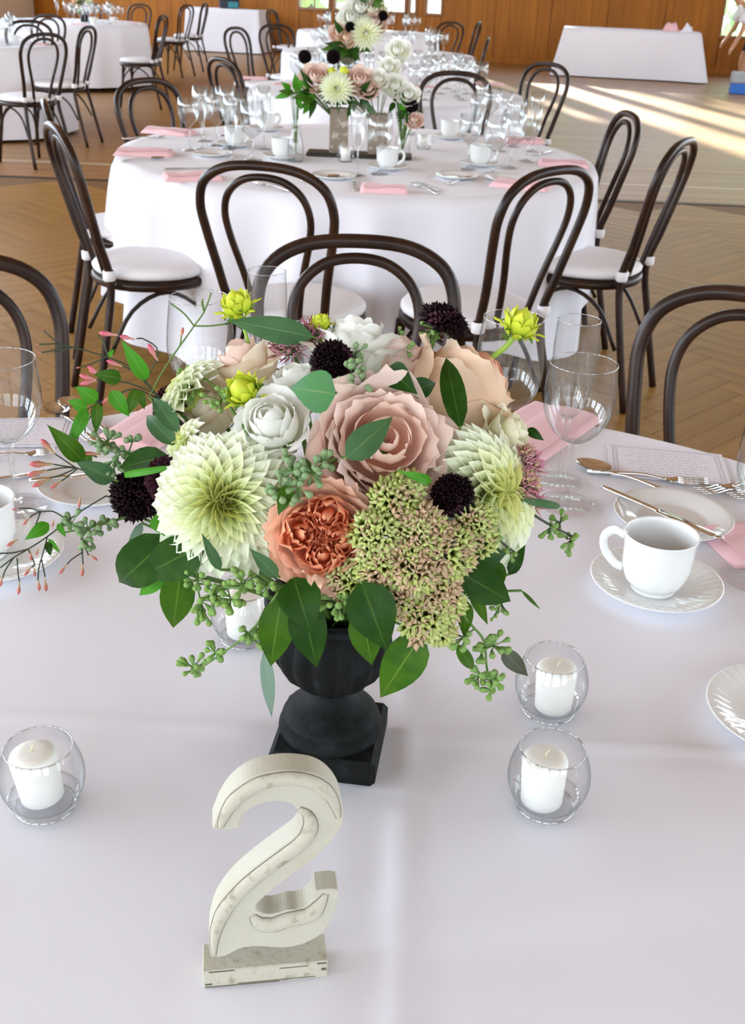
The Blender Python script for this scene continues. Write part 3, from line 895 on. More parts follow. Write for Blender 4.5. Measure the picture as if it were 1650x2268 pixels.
def rose(label, p, d, R, outer, inner, kind='open', stem=True, group=None):
    mtx = frame(p, d, random.uniform(0, 6))
    t = thing('garden_rose', label, 'rose', group=group, mtx=mtx)
    if kind == 'open':
        layers = [(3, .20, 146, 84, .26, .05, .12, 1), (4, .36, 134, 74, .22, .14, .16, 1), (4, .52, 122, 70, .15, .24, .18, 1), (5, .66, 114, 62, .09, .28, .17, 0),
                  (6, .75, 109, 56, .05, .26, .2, 0), (6, .88, 102, 50, .0, .28, .17, 0), (6, .98, 95, 46, -.04, .28, .14, 0)]
    elif kind == 'bud':
        layers = [(3, .26, 158, 85, .42, 0, .04, 1), (4, .40, 148, 72, .32, .06, .08, 1), (4, .56, 138, 66, .20, .16, .10, 0), (5, .72, 128, 58, .08, .26, .12, 0), (5, .88, 112, 52, -.02, .34, .12, 0)]
    elif kind == 'loose':
        layers = [(3, .30, 140, 80, .30, .05, .12, 1), (4, .50, 124, 66, .18, .2, .20, 1), (5, .72, 110, 56, .06, .34, .22, 0), (5, .92, 96, 52, -.02, .4, .22, 0)]
    else:  # quartered cup
        layers = [(6, .66, 104, 44, .04, .05, .10, 1), (6, .78, 100, 44, .01, .10, .10, 0), (6, .88, 96, 44, -.02, .14, .10, 0), (6, .96, 92, 44, -.04, .18, .10, 0), (6, 1.0, 84, 46, -.07, .2, .12, 0)]
    n = 0
    for (cnt, rl, am, hw, zo, cu, ru, inn) in layers:
        ms = [petal_cup(rl * R, am, hw, zo * R, cu, ru, random.uniform(0, 90)).mesh('petal', inner if inn else outer) for _ in range(2)]
        a0 = random.uniform(0, 6)
        for k in range(cnt):
            m = Matrix.Rotation(a0 + 2 * PI * k / cnt + random.uniform(-.12, .12), 4, 'Z') @ Matrix.Rotation(random.uniform(-.10, .12), 4, 'Y') @ Matrix.Rotation(random.uniform(-.08, .08), 4, 'X') @ Matrix.Scale(random.uniform(.92, 1.06), 4)
            obj('petal', ms[k % 2], t, m)
    if kind == 'quartered':
        ms = [petal_cup(.40 * R, am, hw, .04 * R, .14, .42, random.uniform(0, 90), pinch=5, tipcut=.4).mesh('petal', inner) for am, hw in ((146, 60), (128, 74), (112, 70), (120, 50))]
        for q in range(4):
            a = 2 * PI * q / 4 + .5 + random.uniform(-.25, .25)
            rr_ = random.uniform(.34, .42)
            c = Vector((math.cos(a) * rr_ * R, math.sin(a) * rr_ * R, random.uniform(-.06, .03) * R))
            tl = Matrix.Rotation(a, 4, 'Z') @ Matrix.Rotation(-.25, 4, 'Y') @ Matrix.Rotation(-a, 4, 'Z')
            for k in range(10):
                s = (.38, .45, .55, .66, .74, .84, .92, 1.0, 1.08, 1.15)[k]
                mm = ms[(0, 0, 1, 3, 1, 2, 1, 3, 2, 1)[k]]
                obj('petal', mm, t, Matrix.Translation(c) @ tl @ Matrix.Rotation(a + k * 2.39 + random.uniform(-.5, .5), 4, 'Z') @ Matrix.Rotation(random.uniform(-.22, .22), 4, 'Y') @ Matrix.Diagonal((s * random.uniform(.75, 1.1), s, random.uniform(.9, 1.15), 1)))
        for k in range(7):
            obj('petal', ms[k % 4], t, Matrix.Translation((random.uniform(-.1, .1) * R, random.uniform(-.1, .1) * R, .02 * R)) @ Matrix.Rotation(k * 2.39, 4, 'Z') @ Matrix.Rotation(random.uniform(-.4, .3), 4, 'Y') @ Matrix.Scale(.35 + .08 * k, 4))
        obj('petal', petal_cup(.5 * R, 105, 34, 0, .5, .5, 7.0).mesh('petal', outer), t, Matrix.Translation((.30 * R, .10 * R, .10 * R)) @ Matrix.Rotation(.6, 4, 'Z') @ Matrix.Rotation(-.5, 4, 'Y'))
    sp = grid(lambda u, v: (v * .62 * R, (u - .5) * .26 * R * math.sin(PI * min(1, .15 + v * .85)), -.1 * R * math.sin(v * 2.2)), 2, 4).mesh('sepal', 'sepal')
    for k in range(5): obj('sepal', sp, t, Matrix.Rotation(k * 2 * PI / 5, 4, 'Z') @ Matrix.Translation((.10 * R, 0, -1.0 * R)) @ Matrix.Rotation(-.6, 4, 'Y'))
    if stem: stem_to(t, mtx, .0022, start=(0, 0, -.98 * R))
    return t

def dahlia_petal(wid, cup, tipw):
    def fn(u, v):
        c = 2 * u - 1
        w = wid * ((.05 + v) ** .7) * (max(0, 1.0 - v ** 1.6) ** .75) / .52
        return (v + .02 * abs(c), c * w * .5, cup * c * c * w + .06 * math.sin(v * 3) - .10 * max(0, v - .6) * cup)
    return grid(fn, 4, 5)
DP = {k: dahlia_petal(*a).mesh('petal', m) for k, a, m in (('o', (.44, .42, .1), 'dahlia_outer'), ('m', (.46, .6, .1), 'dahlia_mid'), ('i', (.42, 1.2, .1), 'dahlia_inner'),
      ('b', (.42, .5, .1), 'burgundy'))}
def dahlia(label, p, d, R, N=150, th1=112, dark=False, cat='dahlia', group=None, stem=True):
    mtx = frame(p, d, random.uniform(0, 6))
    t = thing('dahlia', label, cat, mtx=mtx, group=group)
    obj('core', lathe([(0, -.34 * R), (.22 * R, -.26 * R), (.30 * R, -.1 * R), (.26 * R, .08 * R), (.12 * R, .17 * R), (0, .18 * R)], 14).mesh('core', 'burgundy' if dark else 'dahlia_inner'), t)
    for i in range(N):
        q = (i + .5) / N
        th = math.radians(6 + (th1 - 6) * q ** .72)
        ph = i * 2.39996
        e = Vector((math.sin(th) * math.cos(ph), math.sin(th) * math.sin(ph), math.cos(th) * .62)).normalized()
        L = R * (.22 + .62 * q ** .55) * random.uniform(.94, 1.06)
        b = Vector((e.x * .20 * R, e.y * .20 * R, e.z * .10 * R))
        z = Vector((0, 0, 1)); z = (z - e * z.dot(e)); z = z.normalized() if z.length > 1e-4 else Vector((1, 0, 0))
        y = z.cross(e)
        s = L
        wsc = 1.0 if q > .25 else .8
        m = Matrix(((e.x * s, y.x * s * wsc, z.x * s, b.x), (e.y * s, y.y * s * wsc, z.y * s, b.y), (e.z * s, y.z * s * wsc, z.z * s, b.z), (0, 0, 0, 1)))
        m = m @ Matrix.Rotation(random.uniform(-.1, .1), 4, 'X')
        obj('petal', DP['b'] if dark else DP['i' if q < .13 else 'm' if q < .34 else 'o'], t, m)
    if stem: stem_to(t, mtx, .002, start=(0, 0, -.3 * R))
    return t

def floret_mesh(name, m, n=5, spread=.55, ln=1.0, wd=.30):
    g = G()
    for k in range(n):
        a = 2 * PI * k / n
        d = Vector((math.cos(a) * spread, math.sin(a) * spread, ln))
        s = Vector((-math.sin(a), math.cos(a), 0)) * wd
        o_ = Vector((math.cos(a), math.sin(a), -.2)) * wd * .7
        b = d * .45
        g.add([(0, 0, 0), b + s, d, b - s, b + o_], [(0, 1, 4), (0, 4, 3), (1, 2, 4), (4, 2, 3), (0, 3, 1), (1, 3, 2)], [(.5, 0), (.5, .5), (.5, 1), (.5, .5), (.5, .5)])
    return g.mesh(name, m)
FM = {'scab': floret_mesh('floret', 'scabiosa', 6, .75, .75, .30), 'scabl': floret_mesh('floret', 'scabiosa_light', 5, .5, .9, .2),
      'sed': floret_mesh('floret', 'sedum_green', 5, .50, .72, .32), 'sedp': floret_mesh('floret', 'sedum_pink', 5, .56, .72, .30), 'sedr': floret_mesh('floret', 'sedum_rose', 5, .85, .9, .10)}
def scabiosa(label, p, d, R, N=95, th1=120, squash=.85, spike=False):
    mtx = frame(p, d, random.uniform(0, 6))
    t = thing('scabiosa', label, 'flower', mtx=mtx)
    obj('core', lathe([(0, -.6 * R), (.5 * R, -.4 * R), (.66 * R, 0), (.5 * R, .42 * R * squash), (0, .62 * R * squash)], 16).mesh('core', 'scabiosa'), t)
    for i in range(N):
        q = (i + .5) / N
        th = math.radians(th1) * q ** .62
        ph = i * 2.39996
        e = Vector((math.sin(th) * math.cos(ph), math.sin(th) * math.sin(ph), math.cos(th) * squash))
        s = R * random.uniform(.22, .34) * (.75 + .4 * q)
        obj('floret', FM['scabl'] if i % 13 == 5 else FM['scab'], t, frame(e * R * .58, e.normalized() + Vector((random.uniform(-.3, .3), random.uniform(-.3, .3), 0)), random.uniform(0, 6), s * (1.5 if spike and q > .6 else 1.15)))
    sp = grid(lambda u, v: (v, (u - .5) * .2 * math.sin(PI * min(1, .1 + v * .9)), -.1 * v * v), 2, 3).mesh('sepal', 'sepal')
    for k in range(7): obj('sepal', sp, t, Matrix.Rotation(k * .9, 4, 'Z') @ Matrix.Translation((.1 * R, 0, -.5 * R)) @ Matrix.Scale(.8 * R, 4))
    stem_to(t, mtx, .0013, 'stem_green', (0, 0, -.55 * R))
    return t

def lime_bud(label, p, d, R, N=30, sep=7, bend=None):
    mtx = frame(p, d, random.uniform(0, 6))
    t = thing('dahlia_bud', label, 'flower bud', mtx=mtx)
    obj('core', lathe([(0, -.55 * R), (.45 * R, -.4 * R), (.66 * R, 0), (.5 * R, .5 * R), (.2 * R, .72 * R), (0, .75 * R)], 14).mesh('core', 'bud_lime'), t)
    pm = petal_cup(.90 * R, 116, 30, .12 * R, .32, .10, 3.0, 4, 6, 3, .92).mesh('petal', 'bud_lime')
    pm2 = petal_cup(.76 * R, 134, 32, .24 * R, .16, .08, 5.0, 4, 6, 3, .9).mesh('petal', 'bud_lime')
    for k in range(9): obj('petal', pm, t, Matrix.Rotation(k * 2 * PI / 9 + random.uniform(-.1, .1), 4, 'Z') @ Matrix.Scale(random.uniform(.92, 1.06), 4))
    for k in range(7): obj('petal', pm2, t, Matrix.Rotation(.3 + k * 2 * PI / 7, 4, 'Z'))
    sp = grid(lambda u, v: (v * .85 * R, (u - .5) * .48 * R * math.sin(PI * min(1, .12 + v * .88)), .18 * R * math.sin(v * 2.6) - .1 * R * v + .1 * R * (2 * u - 1) ** 2), 3, 4).mesh('sepal', 'sepal')
    pm3 = petal_cup(.96 * R, 92, 22, .02 * R, .5, .12, 8.0, 4, 6, 3, .95).mesh('petal', 'bud_lime')
    for k in range(8): obj('petal', pm3, t, Matrix.Rotation(.2 + k * 2 * PI / 8 + random.uniform(-.15, .15), 4, 'Z') @ Matrix.Rotation(random.uniform(-.1, .2), 4, 'Y'))
    for k in range(sep): obj('sepal', sp, t, Matrix.Rotation(k * 2 * PI / sep, 4, 'Z') @ Matrix.Translation((.22 * R, 0, -.55 * R)) @ Matrix.Rotation(random.uniform(-.35, .35), 4, 'Y'))
    if bend is None: stem_to(t, mtx, .0016, 'stem_bright', (0, 0, -.5 * R))
    else:
        inv = mtx.inverted()
        pts = [Vector((0, 0, -.5 * R))] + [inv @ Vector(q) for q in bend]
        obj('stem', tube(smooth_path(pts, 4), .0024, 8).mesh('stem', 'stem_bright'), t)
        nod = pts[1].lerp(pts[0], .3)
        obj('leaf', grid(lambda u, v: (v * .011, (u - .5) * .008 * math.sin(PI * min(1, .1 + v * .9)), .002 * v), 2, 4).mesh('leaf', 'sepal'), t, Matrix.Translation(nod))
    return t

# ---------------------------------------------------------------- leaves and sprays
def leaf_geo(b, tip, wd, bend=.12, up_=None, nu=4, nv=8, fold=.10, shape=.8, asym=0.0):
    """leaf blade from b to tip (world), bowed towards up_"""
    b, tip = Vector(b), Vector(tip)
    L = (tip - b).length
    x = (tip - b).normalized()
    n = Vector(up_) if up_ is not None else (CAMP - b.lerp(tip, .5)).normalized()
    n = (n - x * n.dot(x)).normalized()
    y = n.cross(x)
    def fn(u, v):
        c = 2 * u - 1
        w = wd * .5 * ((.006 + v) ** .58) * (max(0, 1.0 - v) ** 1.2) / .318
        q = b + x * (L * v) + y * (c * w + asym * L * math.sin(PI * v)) + n * (bend * L * math.sin(PI * v) + fold * abs(c) * w * 1.2 + .012 * L * noise.noise(Vector((u * 2, v * 3, L * 100))))
        return tuple(q)
    return grid(fn, nu, nv)

def sprig(label, base, leaves, name='eucalyptus_sprig', cat='foliage', group=None, stemrad=.0011, stemmat='stem_green'):
    """leaves: (base, tip, width, material, bend[, up]); their stalks run to the sprig's base inside the urn"""
    base = Vector(base)
    t = thing(name, label, cat, base, group=group)
    inv = Matrix.Translation(-base)
    gs = G()
    for lf in leaves:
        b, tp, wd, mt = lf[:4]
        bend = lf[4] if len(lf) > 4 else .12
        g_ = leaf_geo(b, tp, wd, bend, lf[5] if len(lf) > 5 else None).xf(inv)
        obj('leaf', g_.mesh('leaf', mt), t)
        b = Vector(b)
        c = b.lerp(base, .5) + Vector((0, .012, .0))
        gs.join(tube(smooth_path([b - base, c - base, Vector((0, 0, 0))], 3), stemrad, 5))
    obj('stem', gs.mesh('stem', stemmat), t)
    return t

SEEDM = lathe([(0, 0), (.10, .05), (.20, .45), (.36, .85), (.40, 1.05), (.30, 1.25), (.16, 1.30), (0, 1.42)], 8)
SM = {'seed': SEEDM.mesh('seed', 'seed'), 'seed_grey': SEEDM.mesh('seed', 'seed_grey')}
def spray(label, stem, clusters, kind='seed', leaves=(), size=.0066, stemmat='stem_green', tourn=True, fan=None):
    """stem: polyline (world); clusters: (centre, radius m, count, down-bias)"""
    stem = [Vector(q) for q in stem]
    base = stem[0]
    t = thing('seeded_eucalyptus', label, 'foliage', base)
    g_ = G()
    sp = smooth_path(stem, 4)
    g_.join(tube([q - base for q in sp], [.0013, .0008], 6))
    if tourn:
        mid = base.lerp(STEM0, .5) + Vector((0, .015, 0))
        g_.join(tube([q - base for q in smooth_path([base, mid, STEM0], 3)], .0013, 5))
    for cl in clusters:
        c, r, n = Vector(cl[0]), cl[1], cl[2]
        near = min(sp, key=lambda q: (q - c).length)
        hub = near.lerp(c, .55)
        g_.join(tube([near - base, hub - base], .0007, 5))
        out = (c - near)
        out = out.normalized() if out.length > 1e-5 else Vector((0, 0, -1))
        for k in range(n):
            d = Vector((random.gauss(0, 1), random.gauss(0, .8), random.gauss(0, 1))).normalized()
            e = c + d * r * random.uniform(.55, 1.0)
            dd = (e - hub)
            s = size * random.uniform(.8, 1.15)
            if dd.length > s * 1.3:
                e0 = e - dd.normalized() * s * 1.1
                g_.join(tube([hub - base, (hub.lerp(e0, .55) + out * r * .12) - base, e0 - base], .00055, 4, cap=False))
            else: e0 = hub
            obj('seed', SM[kind], t, frame(e0 - base, dd, 0, s))
    obj('stem', g_.mesh('stem', stemmat), t)
    for lf in leaves:
        b, tp, wd, mt = lf[:4]
        obj('leaf', leaf_geo(b, tp, wd, lf[4] if len(lf) > 4 else .1).xf(Matrix.Translation(-base)).mesh('leaf', mt), t)
    return t

def sedum(label, heads, mats, fl=.0094, name='sedum'):
    """heads: (centre, radius m, florets)"""
    base = STEM0 + Vector((.01, -.02, .02))
    t = thing(name, label, 'flower', base)
    g_ = G()
    for (c, r, n) in heads:
        c = Vector(c)
        d = facing(c, .55)
        root = c - d * r * 1.5
        hub = c - d * r * .75
        g_.join(tube([q - base for q in smooth_path([base, base.lerp(root, .6) + Vector((0, .004, .01)), root, hub], 3)], .0016, 6))
        m = frame(c, d)
        n = int(n * 1.3)
        for k in range(n):
            q = math.sqrt((k + .5) / n); a = k * 2.39996
            x, y = q * math.cos(a) * r, q * math.sin(a) * r
            z = .42 * r * (1 - q * q) + random.uniform(-.14, .14) * r
            e = m @ Vector((x + random.uniform(-.08, .08) * r, y + random.uniform(-.08, .08) * r, z))
            dd = (e - hub).normalized()
            if k % 2 == 0: g_.join(tube([hub - base, e - base], .0006, 4, cap=False))
            obj('floret', FM[random.choice(mats)], t, frame(e - base, dd + Vector((random.uniform(-.3, .3), random.uniform(-.3, .3), random.uniform(-.3, .3))), random.uniform(0, 6), fl * random.uniform(.85, 1.25)))
    obj('stem', g_.mesh('stem', 'stem_green'), t)
    return t

# ---------------------------------------------------------------- the bouquet, flower by flower
p = Vector((-0.1094,0.7015,1.0482)); dahlia('large creamy yellow dahlia at the left front of the bouquet, wide open', p, facing(p, .35, (.05, 0, 0)), 0.0561, 190)
p = Vector((0.0873,0.7356,1.0464)); dahlia('creamy yellow dahlia at the right of the bouquet behind the black scabiosa', p, facing(p, .75, (.25, 0, .1)), 0.0597, 170)
p = Vector((-0.1546,0.8178,1.0864)); dahlia('creamy dahlia at the upper left back of the bouquet, mostly hidden', p, facing(p, .8, (-.3, .3, .1)), 0.0415, 110)
p = Vector((-0.1482,0.7634,1.0668)); dahlia('small spiky cream dahlia peeking above the large left one', p, facing(p, .9, (-.4, 0, .3)), 0.0248, 60, 95)
p = Vector((-0.0355,0.6635,1.0456)); rose('coral orange quartered garden rose at the front of the bouquet', p, facing(p, .3, (0, 0, -.02)), 0.0365, 'rose_coral', 'rose_coral_inner', 'quartered')
p = Vector((0.0069,0.7171,1.0945)); rose('large open blush pink rose in the centre of the bouquet', p, facing(p, .5, (.08, 0, .05)), 0.0483, 'rose_blush', 'rose_blush_inner', 'open')
p = Vector((0.0727,0.834,1.0971)); rose('large peach rose at the upper right of the bouquet, seen from its side', p, facing(p, .95, (.25, .25, .25)), 0.0510, 'rose_peach', 'rose_peach_inner', 'bud')
p = Vector((0.0154,0.844,1.1188)); rose('small blush rose at the top, behind the big peach one', p, facing(p, .9, (0, .2, .3)), 0.0270, 'rose_blush', 'rose_blush', 'bud')
p = Vector((-0.0195,0.8463,1.1299)); rose('white rose at the very top of the bouquet', p, facing(p, .9, (.05, .2, .35)), 0.0396, 'rose_white', 'rose_white', 'loose')
p = Vector((-0.0768,0.7327,1.0995)); rose('half open white rose above the large left dahlia', p, facing(p, .55, (-.1, .1, .3)), 0.0282, 'rose_white', 'rose_white', 'bud')
p = Vector((-0.0669,0.7977,1.1083)); rose('loose white rose left of the broad blue-green leaf', p, facing(p, .8, (.1, .2, .3)), 0.0287, 'rose_white', 'rose_white', 'loose')
p = Vector((-0.1127,0.834,1.1148)); rose('pale peach rose at the upper left of the bouquet', p, facing(p, .8, (-.1, .1, .35)), 0.0305, 'rose_peach_cream', 'rose_blush', 'loose')
p = Vector((-0.1389,0.819,1.0747)); rose('cream peach rose low at the left, under the lime bud', p, facing(p, .6, (-.2, 0, .3)), 0.0239, 'rose_peach_cream', 'rose_peach_cream', 'bud')
p = Vector((0.1078,0.7848,1.0786)); rose('cream rose at the right edge of the bouquet', p, facing(p, .8, (.4, 0, .2)), 0.0266, 'rose_cream', 'rose_cream', 'loose')
p = Vector((-0.1952,0.778,1.0139)); scabiosa('black scabiosa at the far left of the bouquet', p, facing(p, .4), 0.0259)
p = Vector((-0.0358,0.7782,1.1358)); scabiosa('black scabiosa at the top centre, before the white rose', p, facing(p, .5, (0, 0, .25)), 0.0201)
p = Vector((0.0576,0.6918,1.067)); scabiosa('black scabiosa on the right, before the cream dahlia', p, facing(p, .4), 0.0189)
p = Vector((0.0526,0.8453,1.1523)); scabiosa('dark scabiosa standing out above the top right of the bouquet', p, facing(p, .9, (.2, .3, .3)), 0.0214, squash=.6, spike=True)
p = Vector((-0.1694,0.8125,1.083)); dahlia('dark burgundy dahlia between the cream one and the peach rose, upper left', p, facing(p, .6), 0.0207, 60, 110, True)
p = Vector((-0.1608,0.7334,1.0517)); dahlia('dark burgundy dahlia behind the black scabiosa at the left', p, facing(p, .5), 0.0187, 60, 110, True)
p = Vector((-0.1165,0.839,1.1599)); lime_bud('lime green bud standing above the upper left of the bouquet', p, facing(p, .7, (-.2, 0, .6)), 0.0139)
p = Vector((-0.1019,0.7579,1.1155)); lime_bud('lime green bud in front of the peach and white roses', p, facing(p, .4, (-.3, 0, .2)), 0.0144)
p = Vector((0.1139,0.8347,1.1545)); lime_bud('lime green bud on a bare stem before the big wine glass', p, Vector((.35, -.1, 1)), 0.0153, bend=[(0.1031,0.8349,1.134), (0.0861,0.8359,1.1183), (0.0741,0.8354,1.1046)])
p = Vector((-0.0488,0.8468,1.1453)); lime_bud('small lime green bud behind the top white rose', p, facing(p, .9, (0, .2, .5)), 0.0089, 16, 5)

# sedum
sedum('yellow green sedum cluster right of the coral rose', [((0.0148,0.6782,1.0667), 0.0135, 24), ((0.0038,0.6607,1.0482), 0.0154, 30), ((0.007,0.6547,1.0261), 0.0135, 24), ((-0.0151,0.6555,1.0116), 0.0116, 18), ((0.0253,0.6883,1.0713), 0.0097, 12)], ['sed', 'sed', 'sed', 'sedp'])
sedum('pinkish sedum cluster at the lower right of the bouquet', [((0.0342,0.6663,1.0484), 0.0181, 38), ((0.0528,0.6655,1.0332), 0.0190, 40), ((0.0303,0.6538,1.0277), 0.0162, 32), ((0.0477,0.6586,1.0089), 0.0144, 26)], ['sedp', 'sedp', 'sed'])
sedum('loose sedum cluster hanging lowest at the right of the urn', [((0.0204,0.6491,1.0002), 0.0085, 12), ((0.0389,0.6503,0.9869), 0.0146, 26), ((0.0551,0.6584,0.9942), 0.0120, 20), ((0.053,0.6559,0.9742), 0.0087, 12)], ['sed', 'sedp', 'sed'])
sedum('small sedum cluster between the black scabiosa and the right dahlia', [((0.0743,0.6872,1.0466), 0.0119, 18), ((0.0792,0.6836,1.0319), 0.0100, 14)], ['sed', 'sed', 'sedp'])
sedum('rosy pink sedum behind the eucalyptus leaf at the top', [((-0.0725,0.8421,1.1255), 0.0142, 26), ((-0.056,0.845,1.1341), 0.0097, 16)], ['sedr'], .0090)
sedum('rosy pink sedum at the right edge, beside the cream dahlia', [((0.1187,0.7682,1.0597), 0.0107, 20), ((0.1158,0.7465,1.0513), 0.0098, 18), ((0.1225,0.749,1.0367), 0.0078, 12)], ['sedr', 'sedr', 'sedp'], .0090)

def EL(b, t, w, m, bend=.12): return (b, t, w, m, bend)
# big leaves
sprig('long eucalyptus leaf lying across the top left of the bouquet', (-0.035,0.8431,1.1131), [((-0.0549,0.8286,1.1381), (-0.1251,0.836,1.1469), .021, 'leaf_grey', .10)])
sprig('broad blue-green eucalyptus leaf at the centre top', (-0.0284,0.8371,1.0837), [((-0.0302,0.716,1.1319), (-0.063,0.7174,1.1348), .030, 'leaf_bluish', .10)])
sprig('single leaf lying on the large blush rose', (-0.0364,0.7165,1.0699), [((-0.0195,0.68,1.0982), (0.0117,0.7049,1.1205), .021, 'leaf_grey', .08)])
sprig('curved dark leaf standing between the blush and peach roses', (0.0672,0.7671,1.0688), [((0.0624,0.7283,1.1055), (0.0528,0.7985,1.1345), .018, 'leaf_dark', .16)])
sprig('pair of dark leaves above the large blush rose', (0.0234,0.7862,1.0975), [((0.0069,0.7638,1.1363), (0.0298,0.7376,1.1258), .020, 'leaf_dark', .12), ((0.0244,0.7489,1.1235), (0.0441,0.7653,1.1255), .016, 'leaf_dark', .1)])
sprig('cluster of broad dark leaves hanging at the lower left', STEM0, [
    ((-0.1515,0.7007,1.0187), (-0.2025,0.7395,0.9532), .036, 'leaf_dark', .14), ((-0.1217,0.6774,1.0262), (-0.1755,0.7153,0.9761), .032, 'leaf_dark', .10),
    ((-0.1438,0.6966,0.9924), (-0.1542,0.7071,0.9326), .026, 'leaf_mid', .10), ((-0.1582,0.7182,0.9793), (-0.1872,0.7384,0.9422), .014, 'leaf_bright', .08),
    ((-0.1642,0.7259,1.0256), (-0.1383,0.6875,1.0173), .022, 'leaf_bright', .14), ((-0.1888,0.7698,0.9927), (-0.2003,0.7505,0.9681), .008, 'leaf_pale', .06)])
sprig('three large leaves hanging in front of the urn at its left', STEM0 + Vector((0, -.02, .02)), [
    ((-0.0542,0.6504,1.0165), (-0.0396,0.6299,0.9826), .030, 'leaf_dark', .14), ((-0.0485,0.6527,0.9966), (-0.0362,0.6438,0.9448), .027, 'leaf_dark', .12), ((-0.0637,0.6558,0.9959), (-0.0712,0.6541,0.9371), .026, 'leaf_mid', .12)])
sprig('narrow grey-green leaf hanging left of the urn', STEM0 + Vector((-.02, -.01, .02)), [((-0.0771,0.6658,0.9425), (-0.0754,0.6958,0.8577), .0105, 'leaf_pale', .06)])
sprig('large dark leaves hanging in front of the urn at its right', STEM0 + Vector((.02, -.02, .02)), [
    ((-0.0059,0.6409,1.0207), (0.0145,0.6278,0.9729), .034, 'leaf_dark', .12), ((-0.0053,0.6508,0.9922), (0.0042,0.6474,0.9463), .024, 'leaf_mid', .10), ((0.0402,0.6581,0.9683), (0.0116,0.661,0.907), .031, 'leaf_mid', .10)])
sprig('dark broad leaves at the lower right of the bouquet', STEM0 + Vector((.03, -.02, .03)), [
    ((0.0612,0.6719,1.0244), (0.1001,0.6866,1.0233), .027, 'leaf_dark', .12), ((0.0655,0.6747,1.0125), (0.1073,0.6889,0.9809), .027, 'leaf_dark', .12), ((0.0742,0.6815,1.0004), (0.0913,0.6857,0.9611), .010, 'leaf_mid', .08),
    ((0.0912,0.6967,1.0119), (0.0983,0.6955,0.9845), .017, 'leaf_mid', .1), ((0.1064,0.7041,0.9957), (0.118,0.7153,1.0161), .010, 'leaf_dark', .1), ((0.0721,0.6756,0.9882), (0.0727,0.6715,0.9581), .012, 'leaf_mid', .08), ((0.12,0.7219,0.9712), (0.1415,0.7465,0.9392), .003, 'leaf_mid', .05)])
sprig('leaves at the left of the bouquet above the black scabiosa', STEM0 + Vector((-.03, 0, .05)), [
    ((-0.1539,0.7661,1.0765), (-0.1825,0.8093,1.0876), .014, 'leaf_grey', .12), ((-0.1558,0.759,1.0684), (-0.1866,0.804,1.0737), .015, 'leaf_grey', .14), ((-0.1637,0.7643,1.0561), (-0.2073,0.7826,1.0357), .022, 'leaf_dark', .10),
    ((-0.2111,0.7775,1.0274), (-0.2394,0.7715,1.0453), .017, 'leaf_grey', .08), ((-0.1468,0.7281,1.0646), (-0.195,0.7853,1.0301), .0055, 'leaf_bright', .3)])
sprig('two narrow grey leaves before the large left dahlia', STEM0 + Vector((-.02, -.02, .05)), [((-0.108,0.6621,1.014), (-0.1221,0.6708,1.039), .008, 'leaf_grey', .2), ((-0.0654,0.6498,1.0171), (-0.0861,0.6567,1.0358), .011, 'leaf_grey', .08)])
sprig('small pointed leaf at the upper left of the coral rose', STEM0 + Vector((-.01, -.02, .08)), [((-0.0596,0.675,1.0764), (-0.0661,0.6624,1.0596), .011, 'leaf_mid', .08)])
sprig('bright curling leaf below the large blush rose', STEM0 + Vector((.01, -.02, .08)), [((0.0411,0.6884,1.0788), (0.0157,0.6821,1.089), .007, 'leaf_bright', .25)])
sprig('small leaves at the right edge under the cream rose', STEM0 + Vector((.04, 0, .06)), [((0.1252,0.8161,1.0704), (0.139,0.8099,1.0631), .008, 'leaf_dark', .1), ((0.1142,0.7285,1.0472), (0.1547,0.7862,1.0148), .0065, 'leaf_grey', .12)])

# seeded eucalyptus
spray('seeded eucalyptus branch hanging low at the left of the urn', [(-0.0651,0.6567,1.0018),(-0.0829,0.6573,0.9696),(-0.1064,0.6765,0.9355),(-0.1394,0.7111,0.8883)], [((-0.1411,0.7133,0.8912), .014, 14), ((-0.1207,0.6883,0.926), .012, 10), ((-0.0899,0.6591,0.9642), .010, 7), ((-0.0829,0.6581,0.9544), .009, 8)], 'seed')
spray('dense seeded eucalyptus under the large left dahlia', [(-0.0675,0.6609,1.0052),(-0.0963,0.6627,0.999),(-0.1291,0.6816,0.9901)], [((-0.127,0.6785,0.9959), .013, 14), ((-0.1158,0.6688,0.9836), .015, 18), ((-0.0926,0.66,1.0046), .014, 16), ((-0.074,0.6549,1.0054), .010, 10), ((-0.1247,0.6754,0.9704), .012, 12), ((-0.0995,0.6601,0.9858), .011, 10)], 'seed', size=.0060)
spray('greyish seeded eucalyptus at the left, above the black scabiosa', [(-0.1798,0.7954,1.0409),(-0.2004,0.7897,1.0465),(-0.2155,0.7861,1.0542)], [((-0.2162,0.7867,1.0567), .015, 16), ((-0.2027,0.7888,1.0468), .013, 12), ((-0.1955,0.7968,1.0612), .008, 5), ((-0.2119,0.781,1.0366), .010, 9)], 'seed_grey')
spray('seeded eucalyptus at the far left, below the black scabiosa', [(-0.1939,0.7712,0.9992),(-0.2236,0.7558,0.9955),(-0.2459,0.7436,0.9947)], [((-0.24,0.7512,1.0025), .011, 10), ((-0.2267,0.7519,0.9912), .013, 13), ((-0.2138,0.7602,0.9949), .009, 7), ((-0.2293,0.7452,0.9823), .008, 5)], 'seed_grey')
spray('grey seeded eucalyptus at the centre, below the blush rose', [(-0.0213,0.7043,1.0906),(-0.0429,0.6863,1.0852),(-0.0658,0.6799,1.0702)], [((-0.0605,0.6851,1.0885), .012, 13), ((-0.0433,0.6785,1.0853), .013, 14), ((-0.0654,0.6753,1.0746), .012, 12), ((-0.0523,0.6712,1.0735), .010, 9), ((-0.0344,0.6869,1.0917), .008, 6)], 'seed_grey')
